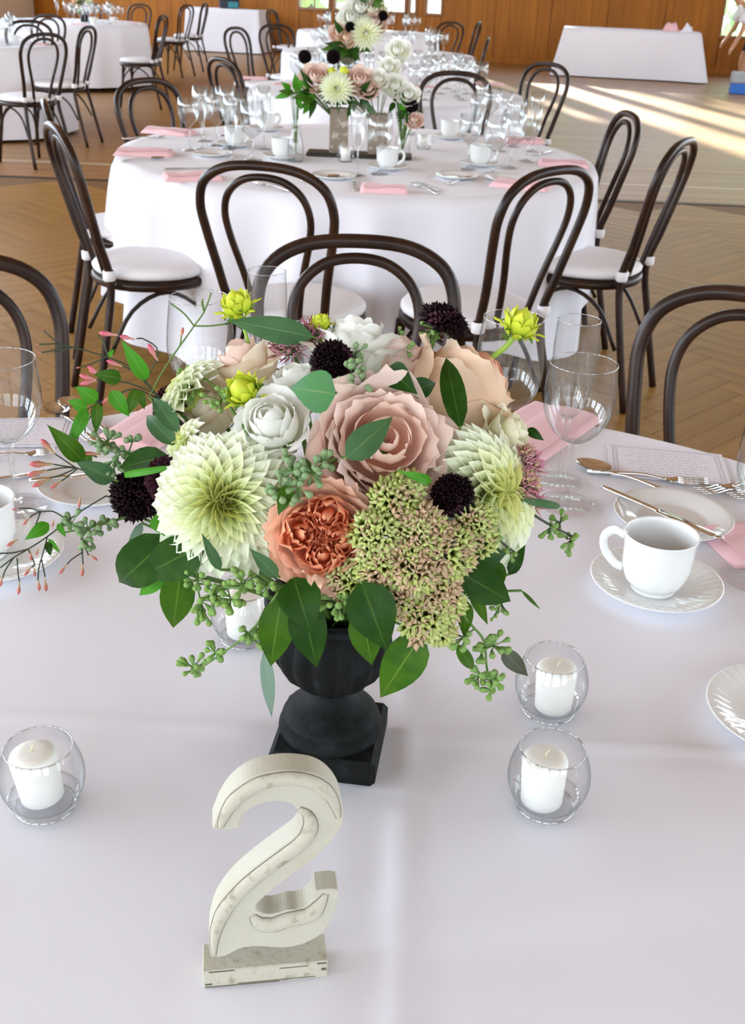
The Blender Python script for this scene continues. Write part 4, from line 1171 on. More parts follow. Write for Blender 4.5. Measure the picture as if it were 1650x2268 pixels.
spray('seeded eucalyptus around the top black scabiosa', [(-0.0143,0.7739,1.1174),(-0.0193,0.7731,1.1356),(-0.0177,0.8075,1.1378)], [((-0.0164,0.7827,1.143), .009, 7), ((-0.0198,0.7495,1.1342), .013, 14), ((-0.0115,0.7437,1.1303), .010, 8)], 'seed_grey', stemmat='stem_dark')
spray('small green seed umbel in front of the small blush rose', [(0.0187,0.843,1.1134),(0.0149,0.8457,1.1291)], [((0.0146,0.8465,1.1354), .011, 11), ((0.0264,0.8216,1.1321), .006, 3)], 'seed', size=.0050)
spray('feathery green seed head beside the topmost dark scabiosa', [(0.0378,0.8427,1.1202),(0.0448,0.845,1.141)], [((0.0447,0.8453,1.1436), .013, 16), ((0.0527,0.8451,1.1501), .010, 10)], 'seed', size=.0042)
spray('dark green seeded eucalyptus reaching out at the right', [(0.1175,0.7407,1.0347),(0.1403,0.7619,1.0117),(0.1665,0.7717,0.9944)], [((0.1421,0.7639,1.0049), .010, 9), ((0.1547,0.782,1.0061), .009, 8), ((0.1638,0.7714,0.9919), .014, 14)], 'seed', size=.0055, stemmat='stem_dark')
spray('seeded eucalyptus branch hanging low at the right of the urn', [(0.0611,0.6729,0.9894),(0.0766,0.6719,0.9701),(0.0899,0.6869,0.9454),(0.0991,0.724,0.8953),(0.1043,0.7115,0.8838)], [((0.0692,0.6679,0.9571), .011, 10), ((0.1013,0.6963,0.9363), .015, 13), ((0.0879,0.6897,0.93), .008, 5), ((0.089,0.7198,0.8879), .011, 9), ((0.1086,0.7165,0.8903), .010, 9), ((0.1014,0.7099,0.8813), .007, 6)], 'seed', size=.0072,
      leaves=[((0.1089,0.7156,0.9184), (0.1321,0.7134,0.8955), .014, 'leaf_brown'), ((0.0674,0.6676,0.954), (0.0839,0.6893,0.9173), .010, 'leaf_mid')])
spray('thin seed twig hanging at the right, free of the leaves', [(0.0816,0.6928,1.0019),(0.0963,0.6937,0.9902),(0.1024,0.6999,0.9747)], [((0.101,0.692,0.9747), .009, 9), ((0.0972,0.6894,0.968), .006, 4)], 'seed', size=.0042, stemmat='stem_dark')
spray('seeded twig running over the right dahlia', [(0.0777,0.703,1.0506),(0.0929,0.6964,1.0313),(0.1141,0.7105,1.0083)], [((0.0841,0.6945,1.0537), .008, 5), ((0.0883,0.6891,1.038), .009, 7), ((0.1053,0.6977,1.0151), .007, 5)], 'seed', size=.0052, stemmat='stem_dark')
spray('small seeded twig over the cream peach rose at the upper left', [(-0.0964,0.7303,1.0942),(-0.1283,0.788,1.1074),(-0.1567,0.822,1.1074)], [((-0.1581,0.8215,1.1068), .008, 6), ((-0.1485,0.7998,1.0972), .010, 9), ((-0.1224,0.7562,1.1102), .012, 12), ((-0.1169,0.7619,1.1155), .007, 4)], 'seed', size=.0050)
spray('dark seeded eucalyptus in the shade above the urn', [(-0.0177,0.6668,1.0067),(-0.0219,0.6537,0.9992)], [((-0.0232,0.6475,0.9972), .013, 14)], 'seed', stemmat='stem_dark')

# jasmine vines at the left
JB = lathe([(0, 0), (.05, .05), (.07, .3), (.15, .6), (.12, .82), (0, 1.0)], 7)
JM = {'a': JB.mesh('bud', 'jasmine_bud'), 'b': JB.mesh('bud', 'jasmine_pink')}
def jasmine(label, lines, buds, leaves, kind='a', rad=.0006, stemmat='stem_dark'):
    base = Vector(lines[0][0])
    t = thing('jasmine_vine', label, 'foliage', base)
    g_ = G()
    for ln in lines: g_.join(tube([Vector(q) - base for q in smooth_path(ln, 4)], rad, 5))
    mid = base.lerp(STEM0, .5)
    g_.join(tube([q - base for q in smooth_path([base, mid + Vector((0, .01, .01)), STEM0], 3)], rad * 1.4, 5))
    obj('stem', g_.mesh('stem', stemmat), t)
    for b, e in buds:
        b, e = Vector(b), Vector(e)
        obj('bud', JM[kind], t, frame(b - base, e - b, 0, (e - b).length * 1.15))
    for lf in leaves:
        obj('leaf', leaf_geo(*lf[:3], lf[4] if len(lf) > 4 else .12).xf(Matrix.Translation(-base)).mesh('leaf', lf[3]), t)
    return t
J = 1.0
jasmine('jasmine vine with pink-tipped buds trailing lowest at the left edge', [[(-0.2163,0.7699,1.0161),(-0.2354,0.756,1.0071),(-0.2566,0.7371,0.9944),(-0.2691,0.7257,0.9887),(-0.2782,0.7174,0.9852),(-0.2864,0.7084,0.9807)], [(-0.2691,0.7257,0.9887),(-0.2785,0.7193,0.9886),(-0.2889,0.7133,0.9907)], [(-0.2432,0.7497,1.0031),(-0.2535,0.7482,1.0111),(-0.2621,0.744,1.0128),(-0.2689,0.7417,1.0164),(-0.2766,0.7376,1.0181)], [(-0.2621,0.744,1.0128),(-0.2669,0.7404,1.0116),(-0.2692,0.7382,1.0102)], [(-0.2621,0.744,1.0128),(-0.2647,0.7381,1.0049),(-0.2657,0.7351,1.0007)], [(-0.2566,0.7371,0.9944),(-0.2592,0.728,0.9822),(-0.2609,0.7217,0.9743),(-0.2608,0.716,0.966)], [(-0.2595,0.7259,0.9793),(-0.2562,0.7199,0.9673)], [(-0.2691,0.7257,0.9887),(-0.2642,0.722,0.978),(-0.2658,0.7196,0.976)], [(-0.2759,0.7184,0.9843),(-0.2744,0.7124,0.974),(-0.2731,0.7095,0.9685)], [(-0.233,0.7474,0.9892),(-0.2316,0.7414,0.9781),(-0.2304,0.737,0.9702)], [(-0.231,0.7422,0.9789),(-0.2384,0.736,0.9754),(-0.2419,0.7321,0.9725)], [(-0.233,0.7474,0.9892),(-0.227,0.7424,0.9757)], [(-0.2782,0.7174,0.9852),(-0.2828,0.7096,0.9785),(-0.2841,0.7053,0.9737)]],
    [((-0.2766,0.7376,1.0181), (-0.2807,0.7349,1.0181)), ((-0.2692,0.7384,1.0105), (-0.2729,0.7337,1.0064)), ((-0.266,0.735,1.0008), (-0.2687,0.7304,0.9959)), ((-0.2761,0.7262,0.997), (-0.2826,0.7201,0.9944)), ((-0.2526,0.7457,1.0055), (-0.2536,0.7427,1.001)), ((-0.2623,0.7299,0.9883), (-0.2632,0.7265,0.9837)), ((-0.2679,0.726,0.9878), (-0.2665,0.7226,0.9812)), ((-0.2659,0.72,0.9766), (-0.2696,0.7143,0.972)), ((-0.2643,0.7204,0.9756), (-0.2632,0.7171,0.9698)), ((-0.2731,0.7095,0.9685), (-0.2729,0.7041,0.9611)), ((-0.2609,0.7168,0.9672), (-0.2594,0.7125,0.9599)), ((-0.2564,0.7194,0.9667), (-0.2548,0.7145,0.9586)), ((-0.2419,0.7321,0.9725), (-0.2462,0.7264,0.9677)), ((-0.2308,0.7373,0.9709), (-0.2305,0.7321,0.963)), ((-0.2842,0.706,0.9749), (-0.2851,0.7012,0.9692)), ((-0.227,0.7427,0.9763), (-0.2209,0.7429,0.9715)), ((-0.2349,0.7619,1.0184), (-0.2356,0.7581,1.0113))],
    [((-0.2562,0.7423,1.0031), (-0.2719,0.728,0.9954), .0105, 'leaf_bright'), ((-0.25,0.7452,1.0018), (-0.2438,0.7427,0.9912), .005, 'leaf_bright'), ((-0.2564,0.735,0.9907), (-0.2536,0.7303,0.9804), .006, 'leaf_dark'), ((-0.2556,0.7365,0.9924), (-0.2469,0.7346,0.9808), .004, 'leaf_bright')])
jasmine('jasmine vine with glossy leaves arching out at the upper left', [[(-0.1801,0.8101,1.0874),(-0.1954,0.8065,1.0951),(-0.2081,0.8009,1.0927),(-0.222,0.7936,1.0872),(-0.2318,0.7875,1.0814),(-0.2325,0.7821,1.065)], [(-0.2236,0.7936,1.0898),(-0.2293,0.7868,1.0749)], [(-0.2318,0.7875,1.0814),(-0.2367,0.7802,1.0656),(-0.2398,0.774,1.0524)]], [((-0.2114,0.7995,1.0924), (-0.2194,0.7947,1.0869))],
    [((-0.2233,0.7934,1.0888), (-0.2391,0.7893,1.1018), .0125, 'leaf_bright'), ((-0.2311,0.7886,1.0841), (-0.2443,0.7843,1.0921), .0105, 'leaf_bright'), ((-0.2311,0.7884,1.0834), (-0.2439,0.7734,1.0564), .0105, 'leaf_bright', .1), ((-0.2317,0.7882,1.0839), (-0.2389,0.7792,1.0659), .008, 'leaf_bright', .1), ((-0.2233,0.793,1.0874), (-0.2247,0.7851,1.0633), .0095, 'leaf_mid', .1), ((-0.2134,0.7994,1.0954), (-0.2002,0.799,1.074), .0125, 'leaf_bright'),
     ((-0.2059,0.8046,1.1046), (-0.2261,0.7972,1.1101), .0125, 'leaf_mid'), ((-0.1865,0.8112,1.1015), (-0.2051,0.8103,1.135), .0125, 'leaf_bright', .08), ((-0.1947,0.8067,1.095), (-0.2009,0.7991,1.0751), .010, 'leaf_mid'), ((-0.192,0.8074,1.0934), (-0.1887,0.8046,1.0782), .007, 'leaf_mid'), ((-0.2336,0.7741,1.0447), (-0.2588,0.7719,1.0757), .0155, 'leaf_mid', .22), ((-0.2318,0.7775,1.0512), (-0.229,0.7734,1.0373), .008, 'leaf_mid')])
jasmine('thin jasmine tendril with dark bud tips at the upper left, before the brown floor', [[(-0.1801,0.8108,1.0902),(-0.1951,0.8099,1.11),(-0.2163,0.8038,1.1225),(-0.2405,0.7945,1.1327),(-0.249,0.7909,1.1365),(-0.259,0.7872,1.1477)], [(-0.2484,0.7911,1.136),(-0.2635,0.7834,1.1372)], [(-0.246,0.792,1.134),(-0.2554,0.7868,1.131),(-0.262,0.7832,1.1308)], [(-0.2399,0.7947,1.132),(-0.2493,0.7898,1.1302),(-0.253,0.7879,1.13)], [(-0.2163,0.8038,1.1225),(-0.2262,0.7988,1.1182),(-0.2368,0.7934,1.1159)], [(-0.2148,0.8041,1.1206),(-0.2181,0.805,1.1351),(-0.2218,0.8041,1.14)]],
    [((-0.2576,0.7877,1.1461), (-0.2596,0.7869,1.1485)), ((-0.2605,0.7849,1.1368), (-0.2641,0.783,1.1373)), ((-0.259,0.7849,1.1311), (-0.2627,0.7828,1.1305)), ((-0.2336,0.795,1.1165), (-0.2374,0.7931,1.1159))], [((-0.2147,0.8045,1.1224), (-0.2103,0.8072,1.128), .004, 'leaf_bright')])
jasmine('jasmine tendril with pink star buds over the left of the bouquet', [[(-0.1818,0.8106,1.0918),(-0.1952,0.8095,1.1082),(-0.2077,0.8061,1.1154),(-0.2148,0.8038,1.1188)], [(-0.1818,0.8104,1.0911),(-0.1987,0.8063,1.0996),(-0.2168,0.8002,1.1049),(-0.2249,0.7966,1.1051)], [(-0.1885,0.8099,1.0988),(-0.1779,0.8184,1.1231),(-0.1878,0.8166,1.1338),(-0.1938,0.8146,1.1349)]],
    [((-0.2069,0.8101,1.1387), (-0.2192,0.8054,1.1412)), ((-0.1945,0.8143,1.1342), (-0.205,0.8107,1.1375)), ((-0.2044,0.807,1.1136), (-0.2148,0.8038,1.1188)), ((-0.221,0.7991,1.1082), (-0.2291,0.797,1.1161)), ((-0.2209,0.7992,1.1089), (-0.2279,0.7968,1.1124)), ((-0.2233,0.7973,1.1049), (-0.2344,0.7933,1.1096)), ((-0.2233,0.7973,1.1049), (-0.2339,0.7921,1.1033)), ((-0.2078,0.8053,1.1118), (-0.215,0.8025,1.1125)), ((-0.1781,0.8171,1.1159), (-0.1846,0.817,1.1289))], [], 'b')
jasmine('slender green tendril reaching up before the tumblers at the upper left', [[(-0.1852,0.8084,1.0878),(-0.173,0.8176,1.1102),(-0.1499,0.8295,1.1426),(-0.142,0.8327,1.1539),(-0.136,0.8353,1.169)], [(-0.1499,0.8295,1.1426),(-0.1573,0.8285,1.1527),(-0.1673,0.8263,1.1614)], [(-0.1499,0.8295,1.1426),(-0.1376,0.8326,1.1422),(-0.1259,0.8355,1.1433)], [(-0.142,0.8327,1.1532),(-0.1439,0.8329,1.162)], [(-0.1677,0.8209,1.1189),(-0.1613,0.8243,1.1275),(-0.1597,0.8262,1.1383)], [(-0.142,0.8327,1.1539),(-0.1431,0.8332,1.1641)]],
    [((-0.1605,0.8252,1.1322), (-0.1586,0.8269,1.1408))], [((-0.1259,0.8355,1.1433), (-0.1209,0.8366,1.1443), .002, 'leaf_mid')], 'a', .0007, 'stem_green')
jasmine('jasmine twig with red bud tips left of the black scabiosa', [[(-0.209,0.7768,1.0238),(-0.2283,0.7726,1.0345),(-0.2387,0.7697,1.0401),(-0.2476,0.7662,1.0429),(-0.2544,0.7635,1.0454)], [(-0.2387,0.7697,1.0401),(-0.2475,0.7657,1.0416),(-0.2587,0.7595,1.0416)], [(-0.2387,0.7696,1.0398),(-0.2475,0.7638,1.0369),(-0.2567,0.7579,1.0353)], [(-0.2374,0.77,1.0393),(-0.2443,0.7645,1.0347),(-0.2486,0.761,1.0319)], [(-0.2387,0.7697,1.0401),(-0.2539,0.7669,1.0533)], [(-0.2236,0.7794,1.046),(-0.2324,0.7768,1.05)]],
    [((-0.2544,0.7635,1.0454), (-0.2691,0.7561,1.0481)), ((-0.2587,0.7595,1.0416), (-0.2705,0.7521,1.0405)), ((-0.2567,0.7579,1.0353), (-0.2673,0.7503,1.0321)), ((-0.2486,0.7612,1.0325), (-0.2553,0.7557,1.0285)), ((-0.2533,0.7669,1.0526), (-0.2619,0.7663,1.0641)), ((-0.2285,0.7779,1.0481), (-0.2414,0.774,1.0547)), ((-0.2204,0.7815,1.0476), (-0.2318,0.7769,1.0495)), ((-0.2258,0.7764,1.0409), (-0.2291,0.7767,1.0458))], [])

# ================================================================ the number two
BLK = Vector((-.0632, .5278, .7500))
BRZ = math.atan2(.0138, .0879)
two = thing('table_number', 'distressed cream wooden numeral two standing on a block', 'table number', BLK, BRZ)
obj('block', box(-.0445, .0445, 0, .0247, 0.0005, .0172, .0008).mesh('block', 'paint_worn', False), two)
gw = G()
for (x0, x1, z0, z1) in ((-.040, -.022, .0160, .0166), (-.043, -.038, .0035, .0048), (-.02, .036, .0026, .0030), (.037, .0435, .0150, .0162), (.01, .03, .0140, .0144), (-.043, .01, .0012, .0018), (.040, .0436, .0085, .0105)):
    gw.join(box(x0, x1, -.0004, .0002, z0, z1))
obj('worn_edge', gw.mesh('worn_edge', 'grime', False), two)
OUT = [(-0.0324,0.1457),(-0.0311,0.154),(-0.0279,0.1632),(-0.0213,0.1751),(-0.0132,0.1836),(-0.0037,0.1887),(0.0074,0.1911),(0.0185,0.191),(0.0304,0.1883),(0.0385,0.1836),(0.0451,0.1761),(0.0501,0.1663),(0.0527,0.156),(0.0529,0.1468),(0.0508,0.1378),(0.0464,0.1289),(0.0394,0.1199),(0.0311,0.1103),(0.0186,0.0995),(0.0068,0.0881),(-0.0013,0.0799),(-0.0059,0.0734),(-0.0036,0.0673),(0.0032,0.0641),(0.0101,0.0648),(0.0161,0.0668),(0.0229,0.0666),(0.0294,0.0695),(0.0336,0.0761),(0.0357,0.0829),(0.0507,0.0824),(0.0505,0.0706),(0.0482,0.0565),(0.0405,0.0416),(0.0318,0.0343),(0.0213,0.0306),(0.0099,0.0305),(-0.004,0.0335),(-0.0161,0.0335),(-0.0231,0.0297),(-0.0288,0.0267),(-0.0346,0.0267),(-0.0382,0.0281),(-0.0389,0.0426),(-0.0373,0.0569),(-0.0335,0.0719),(-0.0268,0.0857),(-0.0165,0.0998),(-0.003,0.1132),(0.0103,0.125),(0.0202,0.1339),(0.0239,0.1403),(0.0253,0.1456),(0.0249,0.1526),(0.0222,0.1585),(0.0169,0.1636),(0.0088,0.166),(0.0008,0.1655),(-0.0064,0.1625),(-0.0121,0.1574),(-0.015,0.1515),(-0.0172,0.1453)]
CR = {0, 28, 29, 30, 42, 21, 58}
def outline(o):
    pts = []
    n = len(o)
    sm = smooth_path([(q[0], q[1], 0) for q in o], 3, True)
    return [(q.x, q.y) for q in sm]
ol = outline(OUT)
def inset(o, d):
    n = len(o); r = []
    ar = sum(o[i][0] * o[(i + 1) % n][1] - o[(i + 1) % n][0] * o[i][1] for i in range(n))
    sg = 1 if ar > 0 else -1
    for i in range(n):
        a, b = Vector(o[i - 1]), Vector(o[(i + 1) % n])
        t_ = (b - a); t_.normalize()
        r.append((o[i][0] - t_.y * d * sg, o[i][1] + t_.x * d * sg))
    return r
g = G()
TH = .0185
ya = .0035
oi = inset(ol, .0009)
n = len(ol)
ring = lambda o, y: [(q[0], y, q[1]) for q in o]
g.add(ring(oi, ya) + ring(ol, ya + .0009) + ring(ol, ya + TH - .0009) + ring(oi, ya + TH), [])
for k in range(3):
    for i in range(n):
        j = (i + 1) % n
        g.f.append((k * n + i, k * n + j, (k + 1) * n + j, (k + 1) * n + i))
g.f.append(tuple(range(n))); g.f.append(tuple(range(4 * n - 1, 3 * n - 1, -1)))
me = g.mesh('digit', 'paint', False)
import bmesh
bm = bmesh.new(); bm.from_mesh(me); bmesh.ops.triangulate(bm, faces=[f for f in bm.faces if len(f.verts) > 4]); bmesh.ops.recalc_face_normals(bm, faces=bm.faces); bm.to_mesh(me); bm.free()
digit = obj('digit', me, two)
def bead(pts, r, ry=.0042, m='paint_worn', rr=None):
    q = smooth_path([(a, ya - .0002, b) for a, b in pts], 5)
    return tube(q, rr or r, 10, sq=1).xf(Matrix.Translation((0, ya, 0)) @ Matrix.Diagonal((1, ry / r, 1, 1)) @ Matrix.Translation((0, -ya, 0)))
def bead_r(n, r): return [r * min(1, .35 + 3.2 * i / n, .25 + 3.0 * (n - i) / n) for i in range(n + 1)]
for nm, pts, r in (('moulding', [(-0.028,0.1476),(-0.0257,0.1557),(-0.0199,0.1677),(-0.0118,0.1763),(-0.0022,0.1827),(0.0074,0.185),(0.0185,0.1853),(0.0297,0.1821),(0.0378,0.1762),(0.0444,0.1673),(0.0483,0.1564),(0.0497,0.1487)], .0052),
                   ('moulding', [(0.0234,0.1591),(0.0291,0.1538),(0.0312,0.145),(0.0292,0.1355),(0.0227,0.1268),(0.0119,0.1171),(0.0002,0.1067),(-0.0116,0.0949),(-0.0219,0.0816),(-0.0289,0.069),(-0.0336,0.0541),(-0.0355,0.041),(-0.0359,0.0288)], .0054),
                   ('moulding', [(-0.0083,0.0648),(-0.0037,0.0578),(0.0049,0.0544),(0.0152,0.058),(0.0238,0.0594),(0.0324,0.062),(0.0384,0.0708),(0.0426,0.0798)], .0068)):
    m_ = (len(pts) - 1) * 5
    obj(nm, bead(pts, r, rr=bead_r(m_, r)).mesh('moulding', 'paint_worn'), digit)
    ln = G()
    for sgn in (-1, 1):
        q = smooth_path([(a, 0, b) for a, b in pts], 5)
        off = []
        for i, v_ in enumerate(q):
            a_, b_ = q[max(0, i - 1)], q[min(len(q) - 1, i + 1)]
            t_ = (b_ - a_).normalized(); rr_ = bead_r(m_, r)[i]
            off.append(Vector((v_.x - t_.z * rr_ * sgn, ya - .0001, v_.z + t_.x * rr_ * sgn)))
        ln.join(tube(off, .00032, 4))
    obj('groove', ln.mesh('groove', 'grime'), digit)

# ================================================================ tableware
ZT = .7515
def votive(label, loc, tilt=(0, 0), cl='', wick=True, bakev=False):
    t = thing('votive_holder', label, 'candle holder', (loc[0], loc[1], ZT), 0, 'rounded glass candle holders')
    prof = [(.0225, .006), (.0300, .013), (.0345, .024), (.0358, .034), (.0345, .045), (.0310, .056), (.0280, .0635)]
    obj('bowl', lathe(smooth_prof(prof), 40).mesh('bowl', 'glass'), t)
    obj('rim', tube([(.0280 * math.cos(a), .0280 * math.sin(a), .0636) for a in [2 * PI * k / 40 for k in range(40)]], .0008, 6, True).mesh('rim', 'glass_rim'), t)
    obj('glass_base', lathe([(0, 0), (.0215, .0), (.0250, .002), (.0310, .0125), (.0285, .0115), (.0215, .0062), (0, .0060)], 40).mesh('glass_base', 'glass_foot'), t)
    obj('base_ring', tube([(.0250 * math.cos(a), .0250 * math.sin(a), .0022) for a in [2 * PI * k / 40 for k in range(40)]], .0016, 6, True).mesh('base_ring', 'glass_rim'), t)
    c = thing('votive_candle', cl, 'candle', (loc[0] + tilt[0], loc[1] + tilt[1], ZT + .0068), 0, 'white votive candles')
    c.rotation_euler = (tilt[3] if len(tilt) > 3 else 0, tilt[2] if len(tilt) > 2 else 0, 0)
    obj('wax', lathe([(0, 0), (.0170, 0), (.0182, .0015), (.0200, .044), (.0188, .0470), (.0120, .0490), (.0060, .0495), (0, .0490)], 28).mesh('wax', 'wax'), c)
    obj('wick', tube([(0, 0, .049), (.001, 0, .053), (.004, .001, .056)], .0006, 5).mesh('wick', 'wick'), c)
    return t
def smooth_prof(pr, n=4):
    return [(max(q.x, 0), q.y) for q in smooth_path([(a, b, 0) for a, b in pr], n)]

votive('rounded glass candle holder at the left edge of the table', (-.2712, .6975), (-.003, .004, -.10, 0), 'white votive candle leaning in the glass at the left edge of the table')
votive('rounded glass candle holder at the right front, nearer of two', (.1625, .7230), (-.004, -.001, -.03, 0), 'white votive candle in the nearer of the two glasses at the right')
votive('rounded glass candle holder at the right, farther of two, touched by a leaf', (.1830, .8600), (.004, -.002, -.02, 0), 'white votive candle in the farther of the two glasses at the right')
votive('rounded glass candle holder half hidden behind the bouquet, left of the urn', (-0.1344,0.9673,0.762), (0, 0), 'white votive candle half hidden behind the bouquet, left of the urn')

GL = {}
def glass_kind(k):
    """returns part meshes of a stemmed glass"""
    if k in GL: return GL[k]
    if k == 'wine': bowl = [(.003, .093), (.016, .098), (.032, .112), (.0440, .135), (.0475, .158), (.0470, .180), (.0445, .206)]; fr, st = .0400, .093
    elif k == 'goblet': bowl = [(.003, .085), (.022, .090), (.040, .106), (.0485, .130), (.0500, .155), (.0470, .190), (.0430, .222)]; fr, st = .0410, .085
    else: bowl = [(.003, .100), (.012, .106), (.022, .122), (.0280, .150), (.0305, .190), (.0300, .225), (.0290, .243)]; fr, st = .0370, .100
    out = {'bowl': lathe(smooth_prof(bowl), 36).mesh('bowl', 'glass')}
    R, H = bowl[-1]
    out['rim'] = tube([(R * math.cos(a), R * math.sin(a), H) for a in [2 * PI * q / 36 for q in range(36)]], .00075, 5, True).mesh('rim', 'glass_rim')
    out['stem'] = tube([(0, 0, .004), (0, 0, .012), (0, 0, .03), (0, 0, st - .016), (0, 0, st - .004), (0, 0, st + .002)], [.0095, .0055, .0038, .0042, .0068, .0105], 12).mesh('stem', 'glass_solid')
    out['foot'] = lathe([(0, 0), (fr - .001, 0), (fr, .0009), (fr - .001, .0018), (.018, .0034), (.008, .0062), (0, .007)], 36).mesh('foot', 'glass_foot')
    GL[k] = out
    return out
NAMES = {'wine': 'wine_glass', 'goblet': 'water_goblet', 'flute': 'champagne_flute'}
def stemware(k, loc, label, group=None, z=ZT):
    t = thing(NAMES[k], label, 'glass', (loc[0], loc[1], z), random.uniform(0, 6), group)
    for n_, me_ in glass_kind(k).items(): obj(n_, me_, t)
    return t
stemware('wine', (.2690, 1.3330), 'wine glass with a round bowl in front right of the bouquet, nearest of three')
stemware('flute', (.2700, 1.4050), 'tall narrow flute standing right behind the front wine glass')
stemware('goblet', (.1900, 1.4750), 'large water goblet behind the lime bud on its bare stem')
stemware('wine', (-0.4738,1.2576,0.7515), 'wine glass cut by the left edge of the photo')
stemware('goblet', (-.265, 1.515), 'water goblet behind the upper left of the bouquet, leftmost of three')
stemware('flute', (-.175, 1.60), 'tall flute behind the lime bud at the upper left')
stemware('wine', (-.085, 1.44), 'wine glass hidden behind the top of the bouquet')
stemware('wine', (0.4743,1.1448,0.7515), 'wine glass at the right edge of the photo, only its foot in view')
stemware('goblet', (0.5678,1.406,0.7515), 'glass at the right edge of the photo above the forks')

CUPP = smooth_prof([(.0275, .0), (.0290, .003), (.0285, .006), (.0370, .014), (.0425, .028), (.0438, .046), (.0450, .060), (.0470, .0672)])
CUPI = [(r - .0022, z + .0015) for r, z in CUPP[3:]][::-1]
def cup_rib(a, k): return 1 + (.012 * math.cos(12 * a) if 4 <= k <= 16 else 0)
CUPM = {'body': lathe([(0, .002)] + CUPP + [(.0462, .0680)] + CUPI[1:] + [(.026, .008), (0, .007)], 72, cup_rib).mesh('body', 'porcelain'),
        'handle': tube(smooth_path([(.0435, 0, .056), (.058, 0, .060), (.070, 0, .050), (.067, 0, .034), (.052, 0, .021), (.041, 0, .019)], 5), [.0042, .0042], 8, sq=1.3).mesh('handle', 'porcelain')}
def sau(a, k): return 1 + (.010 * math.cos(36 * a) if k in (4, 5, 6) else 0)
def saucer_geo(R, seg=144):
    s = R / .08
    pr = [(0, .0035), (.026 * s, .0035), (.034 * s, .0055), (.050 * s, .0085), (.060 * s, .0125), (.070 * s, .0165), (.078 * s, .0185), (.080 * s, .0182), (.079 * s, .0165), (.060 * s, .0095), (.042 * s, .0), (0, .0)]
    g_ = G(); 
    base = lathe(pr, seg)
    v = []
    for i, (x, y, z) in enumerate(base.v):
        r = math.hypot(x, y); a = math.atan2(y, x)
        q = max(0, 1 - abs(r - .068 * s) / (.012 * s))
        v.append((x, y, z + .0011 * q * math.sin(40 * a + 120 * (r / s - .068))))
    base.v = v
    return base
SAUM = saucer_geo(.0785).mesh('saucer', 'porcelain')
PLM = lathe([(0, .004), (.050, .004), (.058, .0055), (.066, .0115), (.084, .0140), (.0905, .0165), (.0915, .0160), (.088, .0125), (.066, .0075), (.055, 0), (0, 0)], 64).xf(Matrix.Diagonal((.87, .87, .95, 1))).mesh('plate', 'porcelain')
def cup(loc, label, rz=PI, z=ZT + .004, group='porcelain coffee cups'):
    t = thing('coffee_cup', label, 'cup', (loc[0], loc[1], z), rz, group)
    t.scale = (.93, .93, 1.13)
    for n_, me_ in CUPM.items(): obj(n_, me_, t)
    return t
def single(name, me_, loc, label, cat, rz=0, z=ZT, group=None, rot=None):
    o_ = obj(name, me_)
    o_.location = (loc[0], loc[1], z)
    o_.rotation_euler = rot or (0, 0, rz)
    return tag(o_, label, cat, group)
def saucer(loc, label, z=ZT): return single('saucer', SAUM, loc, label, 'saucer', 0, z, 'porcelain saucers')
saucer((.3430, 1.1050), 'porcelain saucer with an embossed rim under the coffee cup at the right')
cup((.3390, 1.1010), 'white porcelain coffee cup on the saucer at the right', math.radians(158))
saucer((0.4177,0.8548,0.758), 'porcelain saucer with an embossed rim cut by the right edge of the photo')
saucer((-0.4492,1.1089,0.758), 'porcelain saucer at the left edge, behind the hanging jasmine')
cup((-0.4689,1.1185,0.758), 'white porcelain coffee cup at the left edge of the photo', math.radians(200))
single('bread_plate', PLM, (0.407,1.2883,0.76), 'white bread plate with a knife across it, behind the coffee cup', 'plate', 0, ZT, 'bread plates')
single('bread_plate', PLM, (-0.3817,1.3188,0.76), 'white bread plate at the left, half hidden by the bouquet', 'plate', 0, ZT, 'bread plates')

def cut_mesh(kind):
    g_ = G()
    if kind == 'knife':
        g_.join(tube(smooth_path([(0, 0, .004), (.03, 0, .0045), (.075, 0, .004), (.088, 0, .003)], 4), [.0042, .0050, .0050, .0052, .0050, .0048, .0045, .0042, .0040, .0036, .0034, .0032, .003], 8).xf(Matrix.Diagonal((1, 1, .6, 1))))
        g_.join(box(.086, .170, -.0065, .0055, .0018, .0030, .0004))
        g_.join(tube([(.168, -.0005, .0024), (.176, .002, .0024), (.180, .004, .0024)], [.006, .004, .0008], 8).xf(Matrix.Translation((0, 0, .0018)) @ Matrix.Diagonal((1, 1, .12, 1))))
    else:
        hp = smooth_path([(0, 0, .003), (.04, 0, .006), (.085, 0, .010), (.115, 0, .006), (.125, 0, .004)], 4)
        hr = [.0048, .0050, .0048, .0044, .0040, .0036, .0033, .0030, .0028, .0026, .0025, .0025, .0026, .0028, .0030, .0034, .004]
        g_.join(tube(hp, hr, 8).xf(Matrix.Diagonal((1, 1, .75, 1))))
        if kind == 'spoon':
            def fn(u, v):
                a = 2 * PI * u
                q = v
                L, Wd = .028, .0195 * (1 - .10 * math.cos(a))
                return (.150 + L * q * math.cos(a), Wd * q * math.sin(a), .0015 + .0075 * q * q)
            g_.join(grid(fn, 24, 5))
            def fn2(u, v):
                x, y, z = fn(1 - u, v); return (x, y, z - .0009)
            g_.join(grid(fn2, 24, 5))
        else:
            g_.join(grid(lambda u, v: (.122 + .026 * v, (u - .5) * (.010 + .014 * math.sin(v * PI / 2)), .004 - .0020 * math.sin(v * PI) + .0015 * (2 * u - 1) ** 2), 6, 5))
            for k in range(4):
                y = -.0099 + .0066 * k
                g_.join(tube([(.146, y, .0042), (.165, y * 1.02, .0042), (.192, y, .0085)], [.0020, .0018, .0009], 6))
    return g_.mesh(kind, 'silver')
CT = {k: cut_mesh(k) for k in ('knife', 'spoon', 'fork')}
